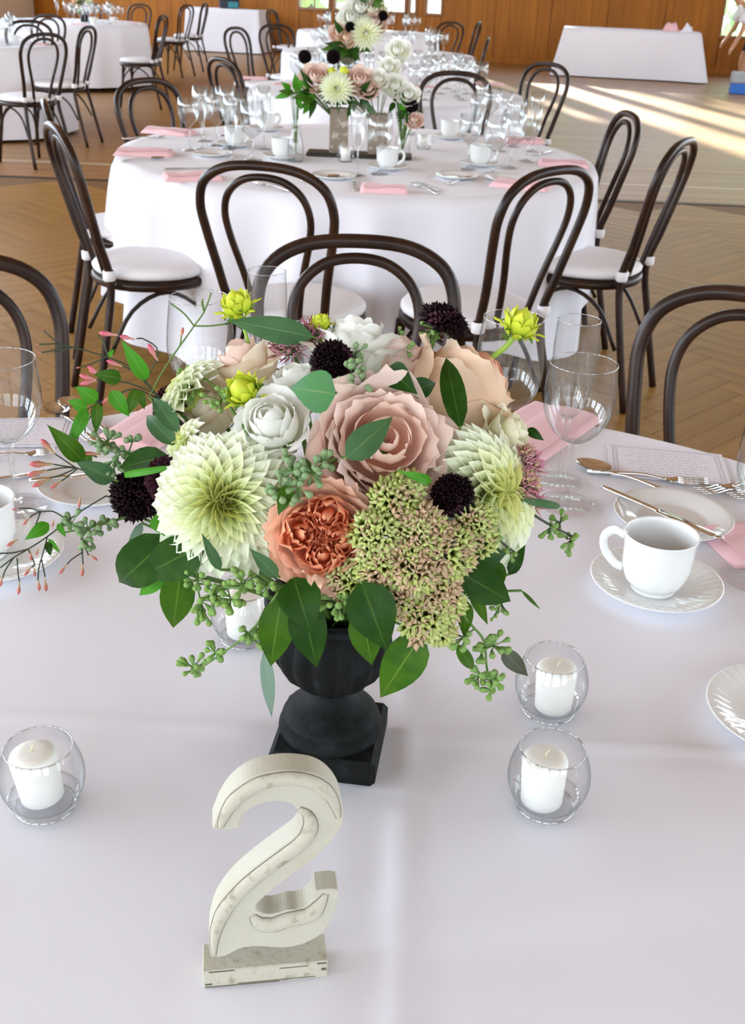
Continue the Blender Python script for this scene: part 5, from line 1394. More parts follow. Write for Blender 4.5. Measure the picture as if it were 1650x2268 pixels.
def cutlery(kind, a, b, label, z=ZT, group=None, s=None):
    """handle end a, working end b"""
    a, b = Vector(a), Vector(b)
    d = b - a; d.z = 0
    L = {'knife': .180, 'spoon': .178, 'fork': .192}[kind]
    o_ = obj({'knife': 'butter_knife', 'spoon': 'spoon', 'fork': 'fork'}[kind], CT[kind])
    q = s or d.length / L
    if s: a = b - d.normalized() * L * s
    o_.location = (a.x, a.y, z)
    o_.rotation_euler = (0, 0, math.atan2(d.y, d.x))
    o_.scale = (q, max(.9, min(1.15, q)), 1)
    return tag(o_, label, kind, group)
cutlery('spoon', (0.4064,1.391,0.7515), (0.3058,1.4719,0.7515), 'silver spoon behind the wine glasses, tilted towards them', s=1.0)
cutlery('fork', (0.3166,1.4418,0.7515), (0.4878,1.4123,0.7515), 'silver fork along the front edge of the printed card at the right')
k_ = cutlery('knife', (0.3224,1.3532,0.768), (0.4513,1.2101,0.768), 'silver butter knife lying across the bread plate behind the cup', z=.7685)
cutlery('fork', (0.6012,1.4481,0.7515), (0.4648,1.377,0.7515), 'silver fork at the right edge, its bowl reflecting brown wood', s=1.0)
cutlery('fork', (0.6208,1.4264,0.7515), (0.5083,1.3633,0.7515), 'second silver fork at the right edge of the photo', s=1.0)
cutlery('spoon', (-0.4318,1.4888,0.7515), (-0.5358,1.6163,0.7515), 'silver spoon at the left under the jasmine leaves', s=1.0)
cutlery('spoon', (-0.4292,1.5344,0.7515), (-0.5196,1.6429,0.7515), 'second silver spoon at the left, near the table edge', s=.9)
cutlery('fork', (-0.5814,1.3946,0.7515), (-0.4713,1.4333,0.7515), 'silver fork behind the left wine glass, beside the printed card')
cutlery('knife', (-0.549,1.3211,0.7515), (-0.4617,1.3701,0.7515), 'silver knife in front of the left wine glass')
cutlery('knife', (-0.4685,1.2995,0.768), (-0.364,1.3389,0.768), 'silver butter knife resting on the left bread plate', z=.768)
cutlery('fork', (-0.3981,1.4491,0.7515), (-0.4546,1.5098,0.7515), 'silver fork half covered by the jasmine leaves', s=.8)

def menu_card(label, c, rz, wd, hg, seed):
    t = thing('menu_card', label, 'card', (c[0], c[1], ZT), rz)
    rnd = random.Random(seed)
    per = []
    nx, ny = 40, 30
    def jag(): return rnd.uniform(-.0010, .0010)
    for i in range(nx): per.append((-wd / 2 + wd * i / nx, -hg / 2 + jag()))
    for i in range(ny): per.append((wd / 2 + jag(), -hg / 2 + hg * i / ny))
    for i in range(nx): per.append((wd / 2 - wd * i / nx, hg / 2 + jag()))
    for i in range(ny): per.append((-wd / 2 + jag(), hg / 2 - hg * i / ny))
    n_ = len(per)
    g_ = G().add([(x, y, .0002) for x, y in per] + [(x, y, .0012) for x, y in per], [(i, (i + 1) % n_, (i + 1) % n_ + n_, i + n_) for i in range(n_)] + [tuple(range(n_, 2 * n_))])
    obj('sheet', g_.mesh('sheet', 'paper', False), t)
    li = G()
    rows = 9
    for k in range(rows):
        y = -hg * .34 + hg * .68 * k / (rows - 1)
        x = -wd * .36 * rnd.uniform(.6, 1)
        xe = -x
        while x < xe:
            l_ = rnd.uniform(.004, .012)
            li.join(box(x, min(xe, x + l_), y - .0006, y + .0006, .00125, .0014)); x += l_ + .003
    obj('faint_print', li.mesh('faint_print', 'ink', False), t)
    bd = G()
    for s in (-1, 1):
        for q in (.46, .43):
            bd.join(box(-wd * q, wd * q, s * hg * q - .0004, s * hg * q + .0004, .00125, .0015)); bd.join(box(s * wd * q - .0004, s * wd * q + .0004, -hg * q, hg * q, .00125, .0015))
    obj('border', bd.mesh('border', 'ink', False), t)
    return t
menu_card('white printed card with a deckled border at the right rear of the table', (0.4456,1.4822,0.7515), math.radians(-8), .175, .120, 3)
menu_card('white printed card behind the left wine glass', (-0.5582,1.5062,0.7515), math.radians(8), .17, .115, 4)

def napkin_mesh(L, Wd, h, seed, ridge=.4):
    rnd = random.Random(seed); o1 = rnd.uniform(0, 50)
    def fn(u, v):
        x, y = (u - .5) * L, (v - .5) * Wd
        e = min(1, min(u, 1 - u) / .06) * min(1, min(v, 1 - v) / .08)
        z = h * (e ** .45) * (.8 + ridge * noise.noise(Vector((u * 2.1, v * 2.1, o1)))) + .0006
        return (x, y, z)
    g_ = grid(fn, 18, 14)
    n_ = len(g_.v)
    per = [i for i in range(19)] + [18 + 19 * j for j in range(1, 15)] + [19 * 14 + i for i in range(17, -1, -1)] + [19 * j for j in range(13, 0, -1)]
    lo = len(g_.v)
    for q in per:
        x, y, z = g_.v[q]; g_.v.append((x, y, 0)); g_.uv.append((0, 0))
    for i in range(len(per)):
        j = (i + 1) % len(per)
        g_.f.append((per[i], lo + i, lo + j, per[j]))
    g_.f.append(tuple(lo + i for i in range(len(per)))[::-1])
    # a second fold on the top
    def fn3(u, v):
        x, y, z = fn(.06 + .88 * u, .10 + .55 * v); return (x, y, z + .0022 * math.sin(PI * min(1, max(.02, v))) ** .4)
    g_.join(grid(fn3, 12, 8))
    return g_.mesh('napkin', 'napkin')
NK = [napkin_mesh(.20, .105, .012, s) for s in (1, 2, 3)]
def napkin(c, rz, label, s=1.0, k=0, z=ZT, rot=None):
    o_ = single('folded_napkin', NK[k], c, label, 'napkin', rz, z, 'folded pink napkins', rot)
    o_.scale = (s, s, 1)
    return o_
napkin((0.2567,1.5933,0.757), math.radians(56), 'folded pink napkin by the table edge behind the wine glasses', 1.25, 0)
napkin((-0.3486,1.5577,0.757), math.radians(70), 'folded pink napkin behind the left of the bouquet', 1.0, 1)
napkin((0.5421,1.2407,0.757), math.radians(14), 'folded pink napkin at the right edge beside the coffee cup', 1.0, 2)

# ================================================================ second table
def lowres(kind):
    """glass of the farther tables: one mesh"""
    key = kind + '_far'
    if key in GL: return GL[key]
    p = {'wine': ([(.033, 0), (.034, .002), (.006, .006), (.0035, .02), (.0035, .085), (.010, .094), (.030, .112), (.0430, .140), (.0430, .170), (.039, .200)]),
         'goblet': ([(.035, 0), (.036, .002), (.007, .006), (.0045, .02), (.0045, .075), (.012, .085), (.038, .105), (.0470, .135), (.0460, .170), (.041, .215)]),
         'flute': ([(.031, 0), (.032, .002), (.006, .006), (.0035, .02), (.0035, .095), (.010, .106), (.021, .125), (.027, .160), (.029, .20), (.0275, .240)])}[kind]
    g_ = lathe([(0, 0)] + p + [(p[-1][0] - .0015, p[-1][1])], 20)
    me = g_.mesh(kind, 'glass_far')
    GL[key] = me
    return me
def glass2(kind, loc, label, group, z):
    return single(NAMES[kind], lowres(kind), loc, label, 'glass', random.uniform(0, 6), z, group)
def gcluster(pts, where, group, z):
    for kind, p in pts:
        glass2(kind, p, '%s %s' % ({'wine': 'clear wine glass', 'goblet': 'clear water goblet', 'flute': 'tall clear flute'}[kind], where), group, z)
Z2 = .7508
GP = 'glasses on the second table'
gcluster([('wine', (-0.7865,4.4232,0.751)), ('flute', (-0.7473,4.4713,0.751)), ('goblet', (-0.7042,4.5861,0.751))], 'in the leftmost cluster on the second table', GP, Z2)
gcluster([('goblet', (-0.7748,4.7005,0.751)), ('flute', (-0.6454,4.4995,0.751))], 'at the back of the leftmost cluster on the second table', GP, Z2)
gcluster([('goblet', (-0.6062,4.6672,0.751)), ('flute', (-0.5029,4.5389,0.751))], 'close to the bud vase, at its left, on the second table', GP, Z2)
gcluster([('goblet', (0.4822,4.3023,0.751)), ('flute', (0.6265,4.7843,0.751))], 'near the rightmost napkins on the second table', GP, Z2)
gcluster([('flute', (-0.5844,4.1856,0.751)), ('goblet', (-0.5146,4.2482,0.751)), ('wine', (-0.7101,4.8913,0.751))], 'left of the bud vase on the second table', GP, Z2)
gcluster([('flute', (-0.1049,3.9931,0.751)), ('goblet', (-0.0283,4.0412,0.751))], 'before the flowers of the second table', GP, Z2)
gcluster([('wine', (0.3103,4.2273,0.751)), ('flute', (0.3604,4.5847,0.751)), ('goblet', (0.4022,4.1453,0.751))], 'right of the flowers on the second table, near row', GP, Z2)
gcluster([('flute', (0.487,4.7462,0.751)), ('wine', (0.5545,4.8997,0.751)), ('goblet', (0.5669,4.494,0.751))], 'at the right end of the second table', GP, Z2)
gcluster([('flute', (0.4252,5.232,0.751)), ('wine', (0.486,5.3306,0.751))], 'behind the right cluster on the second table', GP, Z2)
def cup_set(p, label, rz=0):
    o_ = single('saucer', SAUM, p, 'white saucer under the cup ' + label, 'saucer', 0, Z2, 'porcelain saucers')
    o_ = cup(p, 'white porcelain cup ' + label, rz, Z2 + .004)
for p, lb in (((-0.4064,4.2992,0.751), 'in front of the bud vase on the second table'), ((0.0026,4.1407,0.751), 'behind the pink napkin nearest the camera on the second table'), ((-0.6272,4.5686,0.751), 'among the glasses at the left of the second table'),
              ((0.3635,4.3166,0.751), 'among the glasses at the right of the second table'), ((0.2801,5.0659,0.751), 'at the back right of the second table, beside the flowers'), ((-0.5531,5.0924,0.751), 'at the back left of the second table')):
    cup_set(p, lb, random.uniform(-.5, .5))
for p, lb in (((-0.6803,4.3078,0.751), 'at the left of the second table'), ((-0.1843,3.9066,0.751), 'before the dark tray on the second table'), ((0.4366,4.0049,0.751), 'at the right of the second table'), ((0.2557,4.0106,0.751), 'beside the glasses at the right front of the second table')):
    single('bread_plate', PLM, p, 'white bread plate ' + lb, 'plate', 0, Z2, 'bread plates')
for i, (p, rz, s, lb) in enumerate((((-0.9382,4.2789,0.757), .05, 1.12, 'at the left edge of the second table'), ((-0.9572,4.8884,0.757), -.3, 1.1, 'at the back left of the second table'), ((-0.0056,3.688,0.757), math.radians(2), .80, 'at the front middle of the second table'),
                ((0.4809,3.8861,0.757), -.35, 1.05, 'at the front right of the second table, behind a chair'), ((0.706,4.4201,0.757), -.06, 1.0, 'at the right edge of the second table'), ((0.6111,5.0424,0.757), .1, .95, 'at the back right of the second table'), ((-0.67,3.7829,0.757), .35, 1.0, 'at the front left of the second table, behind a chair'))):
    napkin(p, rz, 'folded pink napkin ' + lb, s, i % 3, Z2).scale.z = 1.9
for k, a, b, lb in (('fork', (0.1905,3.6266,0.752), (0.0964,3.8456,0.752), 'right of the front napkin on the second table'), ('knife', (0.2144,3.6562,0.752), (0.1134,3.9047,0.752), 'beside the fork right of the front napkin on the second table'), ('spoon', (-0.2599,3.8361,0.752), (-0.1694,3.9327,0.752), 'left of the front napkin on the second table'),
                    ('knife', (-0.1021,3.6117,0.752), (-0.1101,3.8527,0.752), 'touching the left of the front napkin on the second table'), ('fork', (-1.1111,4.6501,0.752), (-0.9395,4.7426,0.752), 'at the far left of the second table'), ('spoon', (-0.9719,4.0791,0.752), (-0.8404,4.1789,0.752), 'before the leftmost napkin of the second table'), ('knife', (-0.7724,3.953,0.752), (-0.6358,4.0174,0.752), 'at the front left of the second table'),
                    ('spoon', (0.1653,3.7723,0.752), (0.3139,4.0183,0.752), 'pointing at the right glasses on the second table'), ('knife', (0.7563,4.8798,0.752), (0.61,4.6442,0.752), 'at the right of the second table'), ('fork', (-0.4031,3.6959,0.752), (-0.4549,3.7455,0.752), 'behind the front left chair on the second table'), ('spoon', (-0.3582,3.7061,0.752), (-0.3953,3.7683,0.752), 'beside the fork behind the front left chair on the second table')):
    cutlery(k, a, b, 'silver %s %s' % (k, lb), .7515, 'cutlery on the second table', 1.0)
# the tray with its vases and candles
TC = Vector((-0.1103,4.4,0.751))
t = thing('dark_tray', 'dark wooden tray under the vases of the second table', 'tray', (TC.x, TC.y + .04, Z2), math.radians(-1))
obj('board', box(-.21, .21, -.05, .06, 0, .014, .003).mesh('board', 'tray', False), t)
def box_vase(c, w_, h, label):
    t = thing('bark_vase', label, 'vase', (c[0], c[1], Z2 + .0145), .1)
    g_ = G()
    for (a, b, c_, d) in ((-w_, w_, -w_, -w_ + .008), (-w_, w_, w_ - .008, w_), (-w_, -w_ + .008, -w_ + .008, w_ - .008), (w_ - .008, w_, -w_ + .008, w_ - .008)): g_.join(box(a, b, c_, d, 0, h))
    g_.join(box(-w_ + .008, w_ - .008, -w_ + .008, w_ - .008, 0, .01))
    obj('body', g_.mesh('body', 'bark', False), t)
    return t
V1 = Vector((TC.x - .085, TC.y + .045, 0)); V2 = Vector((TC.x + .07, TC.y + .05, 0))
box_vase(V1, .036, .165, 'square vase covered in birch bark on the left of the tray')
box_vase(V2, .036, .150, 'square vase covered in birch bark on the right of the tray')
def bud_vase(p, label):
    t = thing('bud_vase', label, 'vase', (p[0], p[1], Z2))
    obj('body', lathe(smooth_prof([(0, .002), (.026, .002), (.030, .01), (.030, .06), (.020, .10), (.015, .125), (.019, .150)]), 20).mesh('body', 'glass'), t)
    obj('glass_base', lathe([(0, 0), (.025, 0), (.026, .008), (0, .008)], 20).mesh('glass_base', 'glass_solid'), t)
    return t
BV1 = (-0.3492,4.2462,0.751); BV2 = (0.0607,4.4449,0.751)
bud_vase(BV1, 'clear glass bud vase left of the dark tray'); bud_vase(BV2, 'clear glass bud vase right of the dark tray')
for p, lb in (((-0.1599,4.295,0.751), 'before the bark vases of the second table'), ((0.1546,4.7207,0.751), 'right of the dark tray on the second table'), ((0.0968,5.1646,0.751), 'behind the dark tray on the second table')):
    t = thing('votive_holder', 'small glass candle holder ' + lb, 'candle holder', (p[0], p[1], Z2), 0, 'rounded glass candle holders')
    obj('bowl', lathe([(0, .001), (.026, .001), (.036, .02), (.0365, .035), (.029, .062)], 24).mesh('bowl', 'glass'), t)
    c = thing('votive_candle', 'white candle in the small holder ' + lb, 'candle', (p[0], p[1], Z2 + .004), 0, 'white votive candles')
    obj('wax', lathe([(0, 0), (.018, 0), (.019, .045), (0, .05)], 16).mesh('wax', 'wax'), c)

# flowers of the farther tables: one mesh per bloom
def far_dahlia_mesh():
    g_ = G()
    pm = dahlia_petal(.34, .6, .1)
    for i in range(90):
        q = (i + .5) / 90
        th = math.radians(6 + 104 * q ** .72); ph = i * 2.39996
        e = Vector((math.sin(th) * math.cos(ph), math.sin(th) * math.sin(ph), math.cos(th) * .62)).normalized()
        L = .22 + .62 * q ** .6
        z = Vector((0, 0, 1)); z = (z - e * z.dot(e)).normalized(); y = z.cross(e)
        g_.join(grid(lambda u, v: (v, (u - .5) * .3 * math.sin(PI * min(1, .1 + .86 * v)), .3 * (u - .5) ** 2), 2, 2), Matrix(((e.x * L, y.x * L, z.x * L, e.x * .2), (e.y * L, y.y * L, z.y * L, e.y * .2), (e.z * L, y.z * L, z.z * L, e.z * .1), (0, 0, 0, 1))))
    return g_
FD = {'cream': far_dahlia_mesh().mesh('dahlia', 'dahlia_outer')}
def far_rose_geo():
    g_ = G()
    for (cnt, rl, am, hw, zo, cu) in [(3, .25, 150, 80, .3, 0), (4, .45, 136, 68, .2, .05), (5, .7, 118, 58, .08, .18), (6, .95, 100, 50, -.02, .28)]:
        for k in range(cnt):
            g_.join(petal_cup(rl, am, hw, zo, cu, .12, k * 3.1 + rl, 4, 4), Matrix.Rotation(k * 2 * PI / cnt + rl * 5, 4, 'Z'))
    return g_
for nm in ('rose_blush', 'rose_white', 'rose_peach', 'rose_cream'): FD[nm] = far_rose_geo().mesh('rose', nm)
def far_scab():
    g_ = lathe([(0, -.5), (.6, -.3), (.7, 0), (.5, .4), (0, .55)], 10)
    fl = G(); a = FM['scab']
    for v in a.vertices: fl.v.append(tuple(v.co)); fl.uv.append((.5, .5))
    for q in a.polygons: fl.f.append(tuple(q.vertices))
    for i in range(50):
        q = (i + .5) / 50; th = math.radians(120) * q ** .6; ph = i * 2.4
        e = Vector((math.sin(th) * math.cos(ph), math.sin(th) * math.sin(ph), math.cos(th)))
        g_.join(fl, frame(e * .55, e, 0, .42))
    return g_
FD['scab'] = far_scab().mesh('scabiosa', 'scabiosa')
FD['lime'] = lathe(smooth_prof([(0, -.8), (.6, -.6), (.9, 0), (.6, .6), (0, .9)]), 10, lambda a, k: 1 + .15 * math.cos(5 * a)).mesh('bud', 'bud_lime')
def bloom(kind, p, R, root, label, group=None, d=None):
    p = Vector(p); root = Vector(root)
    dd = Vector(d) if d else (CAMP - p).normalized() * .8 + Vector((0, 0, .5))
    m = frame(p, dd, random.uniform(0, 6))
    nm = {'cream': ('dahlia', 'dahlia'), 'scab': ('scabiosa', 'flower'), 'lime': ('dahlia_bud', 'flower bud')}.get(kind, ('garden_rose', 'rose'))
    t = thing(nm[0], label, nm[1], mtx=m, group=group)
    obj('head', FD[kind], t, Matrix.Scale(R, 4))
    inv = m.inverted(); a = m @ Vector((0, 0, -.3 * R))
    obj('stem', tube(smooth_path([inv @ a, inv @ (a.lerp(root, .5) + Vector((0, 0, .01))), inv @ root], 3), .0022, 5).mesh('stem', 'stem_green'), t)
def greens(c, root, n, spread, ln, m, label, down=.2):
    c, root = Vector(c), Vector(root)
    lv = []
    for k in range(n):
        d = Vector((random.gauss(0, 1), random.gauss(0, .7), random.gauss(0, .6) - down)).normalized()
        b = c + d * spread * random.uniform(.1, .6)
        lv.append((b, b + (d + Vector((0, 0, random.uniform(-.5, .5)))).normalized() * ln * random.uniform(.7, 1.2), ln * .34, random.choice(m), .12))
    sprig(label, root, lv, stemrad=.0014)
R1 = (V1.x, V1.y, Z2 + .12); R2 = (V2.x, V2.y, Z2 + .11); RB1 = (BV1[0], BV1[1], Z2 + .03); RB2 = (BV2[0], BV2[1], Z2 + .03)
yv = V1.y
S2 = 'on the second table'
bloom('cream', (-0.199,4.3,1.0145), .075, R1, 'cream dahlia facing the camera ' + S2)
bloom('rose_blush', (-0.2832,4.38,1.0431), .058, R1, 'blush rose left of the dahlia ' + S2)
bloom('rose_blush', (-0.1159,4.35,1.0421), .058, R2, 'blush rose right of the dahlia ' + S2)
bloom('lime', (-0.1756,4.36,1.071), .022, R1, 'lime bud above the dahlia ' + S2)
bloom('lime', (-0.224,4.4,1.0631), .022, R1, 'lime bud above the left blush rose ' + S2)
bloom('scab', (-0.3323,4.45,1.1103), .030, R1, 'black scabiosa at the left, standing high ' + S2)
bloom('scab', (-0.2223,4.45,1.1144), .032, R1, 'black scabiosa above the dahlia ' + S2)
bloom('rose_white', (-0.0439,4.36,1.0488), .040, R2, 'pale bud rose in the middle right ' + S2)
bloom('rose_white', (0.0192,4.38,1.0253), .045, RB2, 'white rose at the right ' + S2)
bloom('rose_white', (-0.0044,4.45,1.0837), .042, R2, 'white rose standing higher at the right ' + S2)
bloom('rose_white', (0.028,4.5,1.1432), .048, R2, 'topmost white rose at the right ' + S2)
bloom('rose_white', (0.0743,4.36,0.9968), .042, RB2, 'low white rose at the far right ' + S2)
bloom('rose_blush', (0.1011,4.34,0.91), .034, RB2, 'small blush rose hanging low at the right of the tray')
bloom('scab', (0.0885,4.36,0.9566), .030, RB2, 'black scabiosa hanging at the right of the tray')
bloom('rose_blush', (-0.0819,4.33,1.0162), .04, R2, 'small blush rose under the right blush rose ' + S2)
greens((-0.2826,4.38,0.9897), R1, 16, .07, .075, ['leaf_dark', 'leaf_mid', 'leaf_bright'], 'dark foliage under the left blush rose ' + S2)
greens((-0.1248,4.36,0.9812), R2, 16, .07, .075, ['leaf_dark', 'leaf_dark', 'leaf_grey'], 'dark foliage under the dahlia ' + S2)
greens((-0.3643,4.42,0.983), RB1, 14, .06, .07, ['leaf_bright', 'leaf_bright', 'leaf_mid'], 'bright green foliage in the left bud vase', -.3)
greens((0.0317,4.4,0.9833), RB2, 14, .06, .065, ['leaf_bright', 'leaf_mid', 'leaf_dark'], 'green foliage in the right bud vase', .1)
greens((0.0772,4.36,0.9398), RB2, 8, .03, .05, ['leaf_dark'], 'dark leaves hanging right of the tray', .8)

# ================================================================ third table
Z3 = .7508
U3 = Vector(((-0.2339,8.5867,0.75)[0], T3.y - .05, Z3))
u3 = thing('footed_urn', 'dark footed urn under the tall flowers of the third table', 'urn', U3)
obj('body', lathe(smooth_prof([(.0, .0), (.06, .0), (.06, .02), (.045, .03), (.02, .07), (.03, .085), (.055, .12), (.06, .15), (.055, .155)]), 20).mesh('body', 'iron'), u3)
R3 = U3 + Vector((0, 0, .14))
S3 = 'in the tall bouquet of the third table'
bloom('cream', (-0.1543,6.9,1.0975), .115, R3, 'cream dahlia ' + S3)
bloom('rose_peach', (-0.2653,6.88,1.0649), .055, R3, 'peach rose left of the dahlia ' + S3)
bloom('rose_blush', (-0.3106,6.92,1.0909), .06, R3, 'blush rose at the left edge ' + S3)
bloom('rose_blush', (-0.1035,6.95,1.1511), .07, R3, 'blush rose above the dahlia ' + S3)
bloom('rose_white', (-0.2395,6.98,1.1696), .085, R3, 'white rose upper left ' + S3)
bloom('rose_white', (-0.1878,7,1.2246), .085, R3, 'white rose near the top ' + S3)
bloom('rose_cream', (-0.1202,7,1.2173), .08, R3, 'cream rose near the top right ' + S3)
bloom('rose_white', (-0.1588,7.05,1.2879), .08, R3, 'topmost white rose ' + S3)
bloom('scab', (-0.0566,6.95,1.1894), .035, R3, 'black scabiosa at the right ' + S3)
bloom('scab', (-0.2488,6.9,1.1233), .035, R3, 'black scabiosa in the middle ' + S3)
greens((-0.2466,6.9,1.0376), R3, 26, .13, .11, ['leaf_dark', 'leaf_mid'], 'dark foliage at the foot of the tall bouquet on the third table', .5)
greens((-0.1481,7,1.2455), R3, 12, .09, .08, ['leaf_mid', 'leaf_grey'], 'green foliage at the top of the tall bouquet on the third table', -.5)
SECTOR = ['at the right side', 'at the right, towards the back', 'at the back, right of centre', 'at the back', 'at the back, left of centre', 'at the left, towards the back',
          'at the left side', 'at the left, towards the front', 'at the front, left of centre', 'at the front', 'at the front, right of centre', 'at the right, towards the front']
def ring_glasses(T, z, angs, r, where, group, spread=.12, kinds=('wine', 'goblet', 'flute')):
    for ad in angs:
        a = math.radians(ad)
        c = Vector((T.x + r * math.cos(a), T.y + r * math.sin(a)))
        for k, kd in enumerate(kinds):
            q = a + PI / 2
            o_ = (k - (len(kinds) - 1) / 2) * spread
            p = (c.x + o_ * math.cos(q + .5) + random.uniform(-.015, .015), c.y + o_ * math.sin(q + .5) + random.uniform(-.015, .015))
            glass2(kd, p, '%s %s %s' % ({'wine': 'wine glass', 'goblet': 'water goblet', 'flute': 'tall flute'}[kd], SECTOR[round(ad / 30) % 12], where), group, z)
ring_glasses(T3, Z3, (210, 175, 140), .52, 'of the third table', 'glasses on the third table')
ring_glasses(T3, Z3, (-30, 5, 40, -62), .52, 'of the third table', 'glasses on the third table')
ring_glasses(T3, Z3, (242,), .50, 'of the third table', 'glasses on the third table')
for p, rz, lb in (((-0.9242,7.6954,0.757), 0, 'at the front left of the third table'), ((0.7022,8.0156,0.757), 0, 'at the right edge of the third table'), ((0.2015,7.5904,0.757), .1, 'at the front right of the third table'), ((-0.6522,7.3769,0.757), .1, 'at the front left of the third table, beside another')):
    napkin(p, rz, 'folded pink napkin ' + lb, 1.0, 0, Z3)
# fourth table
Z4 = .7508
ring_glasses(T3, Z3, (170, 10, 90), .26, 'by the flowers of the third table', 'glasses on the third table')
ring_glasses(T4, Z4, (-65, -30, 10, 165, 205, 245), .55, 'of the fourth table', 'glasses on the fourth table')
ring_glasses(T5, Z4, (-65, -30, 10, 165, 205, 245), .55, 'of the last table in the middle row', 'glasses on the last table')
# left tables
for T, seed, nm in ((TA, 1, 'the table cut off at the left edge'), (TB, 2, 'the pleated-cloth table at upper left')):
    Zt = .7508
    nm2 = ('the left-edge table', 'the pleated-cloth table')[seed - 1]
    ring_glasses(T, Zt, (-65, -20, 25, 70, 115), .52, 'of ' + nm2, 'glasses on the left tables')
    ring_glasses(T, Zt, (-40, 40), .3, 'by the flowers of ' + nm2, 'glasses on the left tables', .1)
    root = Vector((T.x + .15, T.y, Zt + .10))
    v_ = thing('flower_vase', 'dark vase with flowers on ' + nm, 'vase', (root.x, root.y, Zt))
    obj('body', lathe(smooth_prof([(0, 0), (.05, 0), (.055, .03), (.05, .12), (.055, .13)]), 18).mesh('body', 'iron'), v_)
    for k, (kd, dx, dz, cl) in enumerate((('rose_peach', -.07, .13, 'peach rose'), ('rose_white', .0, .18, 'white rose'), ('cream', .07, .13, 'cream dahlia'), ('rose_blush', .02, .08, 'blush rose'))):
        bloom(kd, root + Vector((dx, -.04, dz)), .06, root, '%s in the flowers of %s' % (cl, nm))
    greens(root + Vector((0, 0, .10)), root, 18, .10, .09, ['leaf_mid', 'leaf_bright', 'leaf_dark'], 'green foliage in the flowers of ' + nm)
    for k, a in enumerate((-70, 0)):
        a = math.radians(a)
        napkin((T.x + .74 * math.cos(a), T.y + .74 * math.sin(a)), a + PI / 2, 'folded pink napkin at the %s of %s' % (('front', 'right side')[k], nm), 1, k, Zt)
    for k, a in enumerate((-50, -15)):
        a = math.radians(a)
        cup((T.x + .55 * math.cos(a), T.y + .55 * math.sin(a)), 'white cup at the %s of %s' % (('front', 'right')[k], nm), 0, Zt, 'porcelain coffee cups')
# things on the two long tables
def crumple(c, z, s, m, label, seed, h=.13):
    rnd = random.Random(seed); o1 = rnd.uniform(0, 40)
    g_ = grid(lambda u, v: ((u - .5) * 2 * s * (1 - .3 * abs(v - .5)), (v - .5) * s, h * max(0.01, (.25 + 1.0 * noise.noise(Vector((u * 3, v * 3, o1)))) + .75 * math.exp(-((u - .6) ** 2 + (v - .5) ** 2) * 9)) * min(1, 6 * min(u, 1 - u, v, 1 - v) + .05)), 18, 14)
    return single('crumpled_napkin', g_.mesh('napkin', m), c, label, 'napkin', .2, z)
crumple((4.62, 19.36), STEP_Z + .752, .16, 'napkin', 'crumpled pink napkin at the right end of the long table', 4)
crumple((4.86, 19.30), STEP_Z + .752, .11, 'cloth_far', 'crumpled white napkin at the right end of the long table, right of the pink one', 6, .12)
b_ = thing('bag', 'dark navy and teal bag on the rectangular table at upper left', 'bag', (-3.05, 21.88, .752), .1)
obj('body', box(-.19, .19, .02, .20, 0, .17, .03).mesh('body', 'navy', False), b_)
obj('pocket', box(-.02, .17, .0, .03, .015, .12, .012).mesh('pocket', 'teal', False), b_)
obj('handle', tube(smooth_path([(-.1, .1, .165), (-.08, .1, .25), (.08, .1, .25), (.1, .1, .165)], 4), .010, 6).mesh('handle', 'navy'), b_)
# cooler and person at the right edge
CLx, CLy = 5.36, 17.30
c_ = thing('cooler', 'grey and blue cooler box on the floor at the right edge of the photo', 'cooler', (CLx, CLy, STEP_Z), math.radians(-10))
obj('base', box(-.21, .21, -.14, .14, 0, .15, .015).mesh('base', 'cooler_blue', False), c_)
obj('upper', box(-.215, .215, -.145, .145, .15, .31, .02).mesh('upper', 'cooler_grey', False), c_)
obj('handle', tube(smooth_path([(-.02, -.145, .26), (-.02, -.165, .28), (.10, -.165, .28), (.10, -.145, .26)], 4), .009, 6).mesh('handle', 'cooler_grey'), c_)

def skin_body(name, joints, bones, m, parent, root):
    me = bpy.data.meshes.new(name)
    keys = list(joints)
    me.from_pydata([joints[k][0] for k in keys], [(keys.index(a), keys.index(b)) for a, b in bones], [])
    me.materials.append(M[m])
    o_ = obj(name, me, parent)
    o_.modifiers.new('skin', 'SKIN')
    for i, k in enumerate(keys):
        r = joints[k][1]
        me.skin_vertices[0].data[i].radius = r if isinstance(r, tuple) else (r, r)
        me.skin_vertices[0].data[i].use_root = (k == root)
    s = o_.modifiers.new('sub', 'SUBSURF'); s.levels = 2; s.render_levels = 2
    for md in o_.modifiers:
        if md.type == 'SKIN': md.use_smooth_shade = True
    return o_
pr = thing('person', 'person in a white top and black shorts bending at the right edge, behind the cooler', 'person', (5.62, 18.05, 0), math.radians(90))
# local +y = the way the person faces (towards the left of the photo); slight forward bend
J_ = {'pel': ((0, 0, .80), (.13, .10)), 'sp': ((0, .08, .95), (.125, .095)), 'ch': ((0, .20, 1.10), (.14, .10)), 'nk': ((0, .32, 1.22), .052), 'hd0': ((0, .37, 1.29), .075), 'hd': ((0, .43, 1.38), .092), 'hdt': ((0, .45, 1.45), .07),
      'hl': ((-.09, 0, .76), .085), 'kl': ((-.10, .10, .43), .055), 'al': ((-.10, .03, .08), .036), 'fl': ((-.10, .15, .03), .034),
      'hr': ((.09, 0, .76), .085), 'kr': ((.10, .12, .43), .055), 'ar': ((.10, .06, .08), .036), 'fr': ((.10, .18, .03), .034),
      'sl': ((-.17, .22, 1.13), .055), 'el': ((-.21, .28, .86), .040), 'wl': ((-.19, .36, .64), .026), 'pl': ((-.185, .39, .58), (.022, .034)),
      'sr': ((.17, .22, 1.13), .055), 'er': ((.21, .28, .88), .040), 'wr': ((.19, .40, .70), .026), 'prr': ((.185, .44, .65), (.022, .034))}
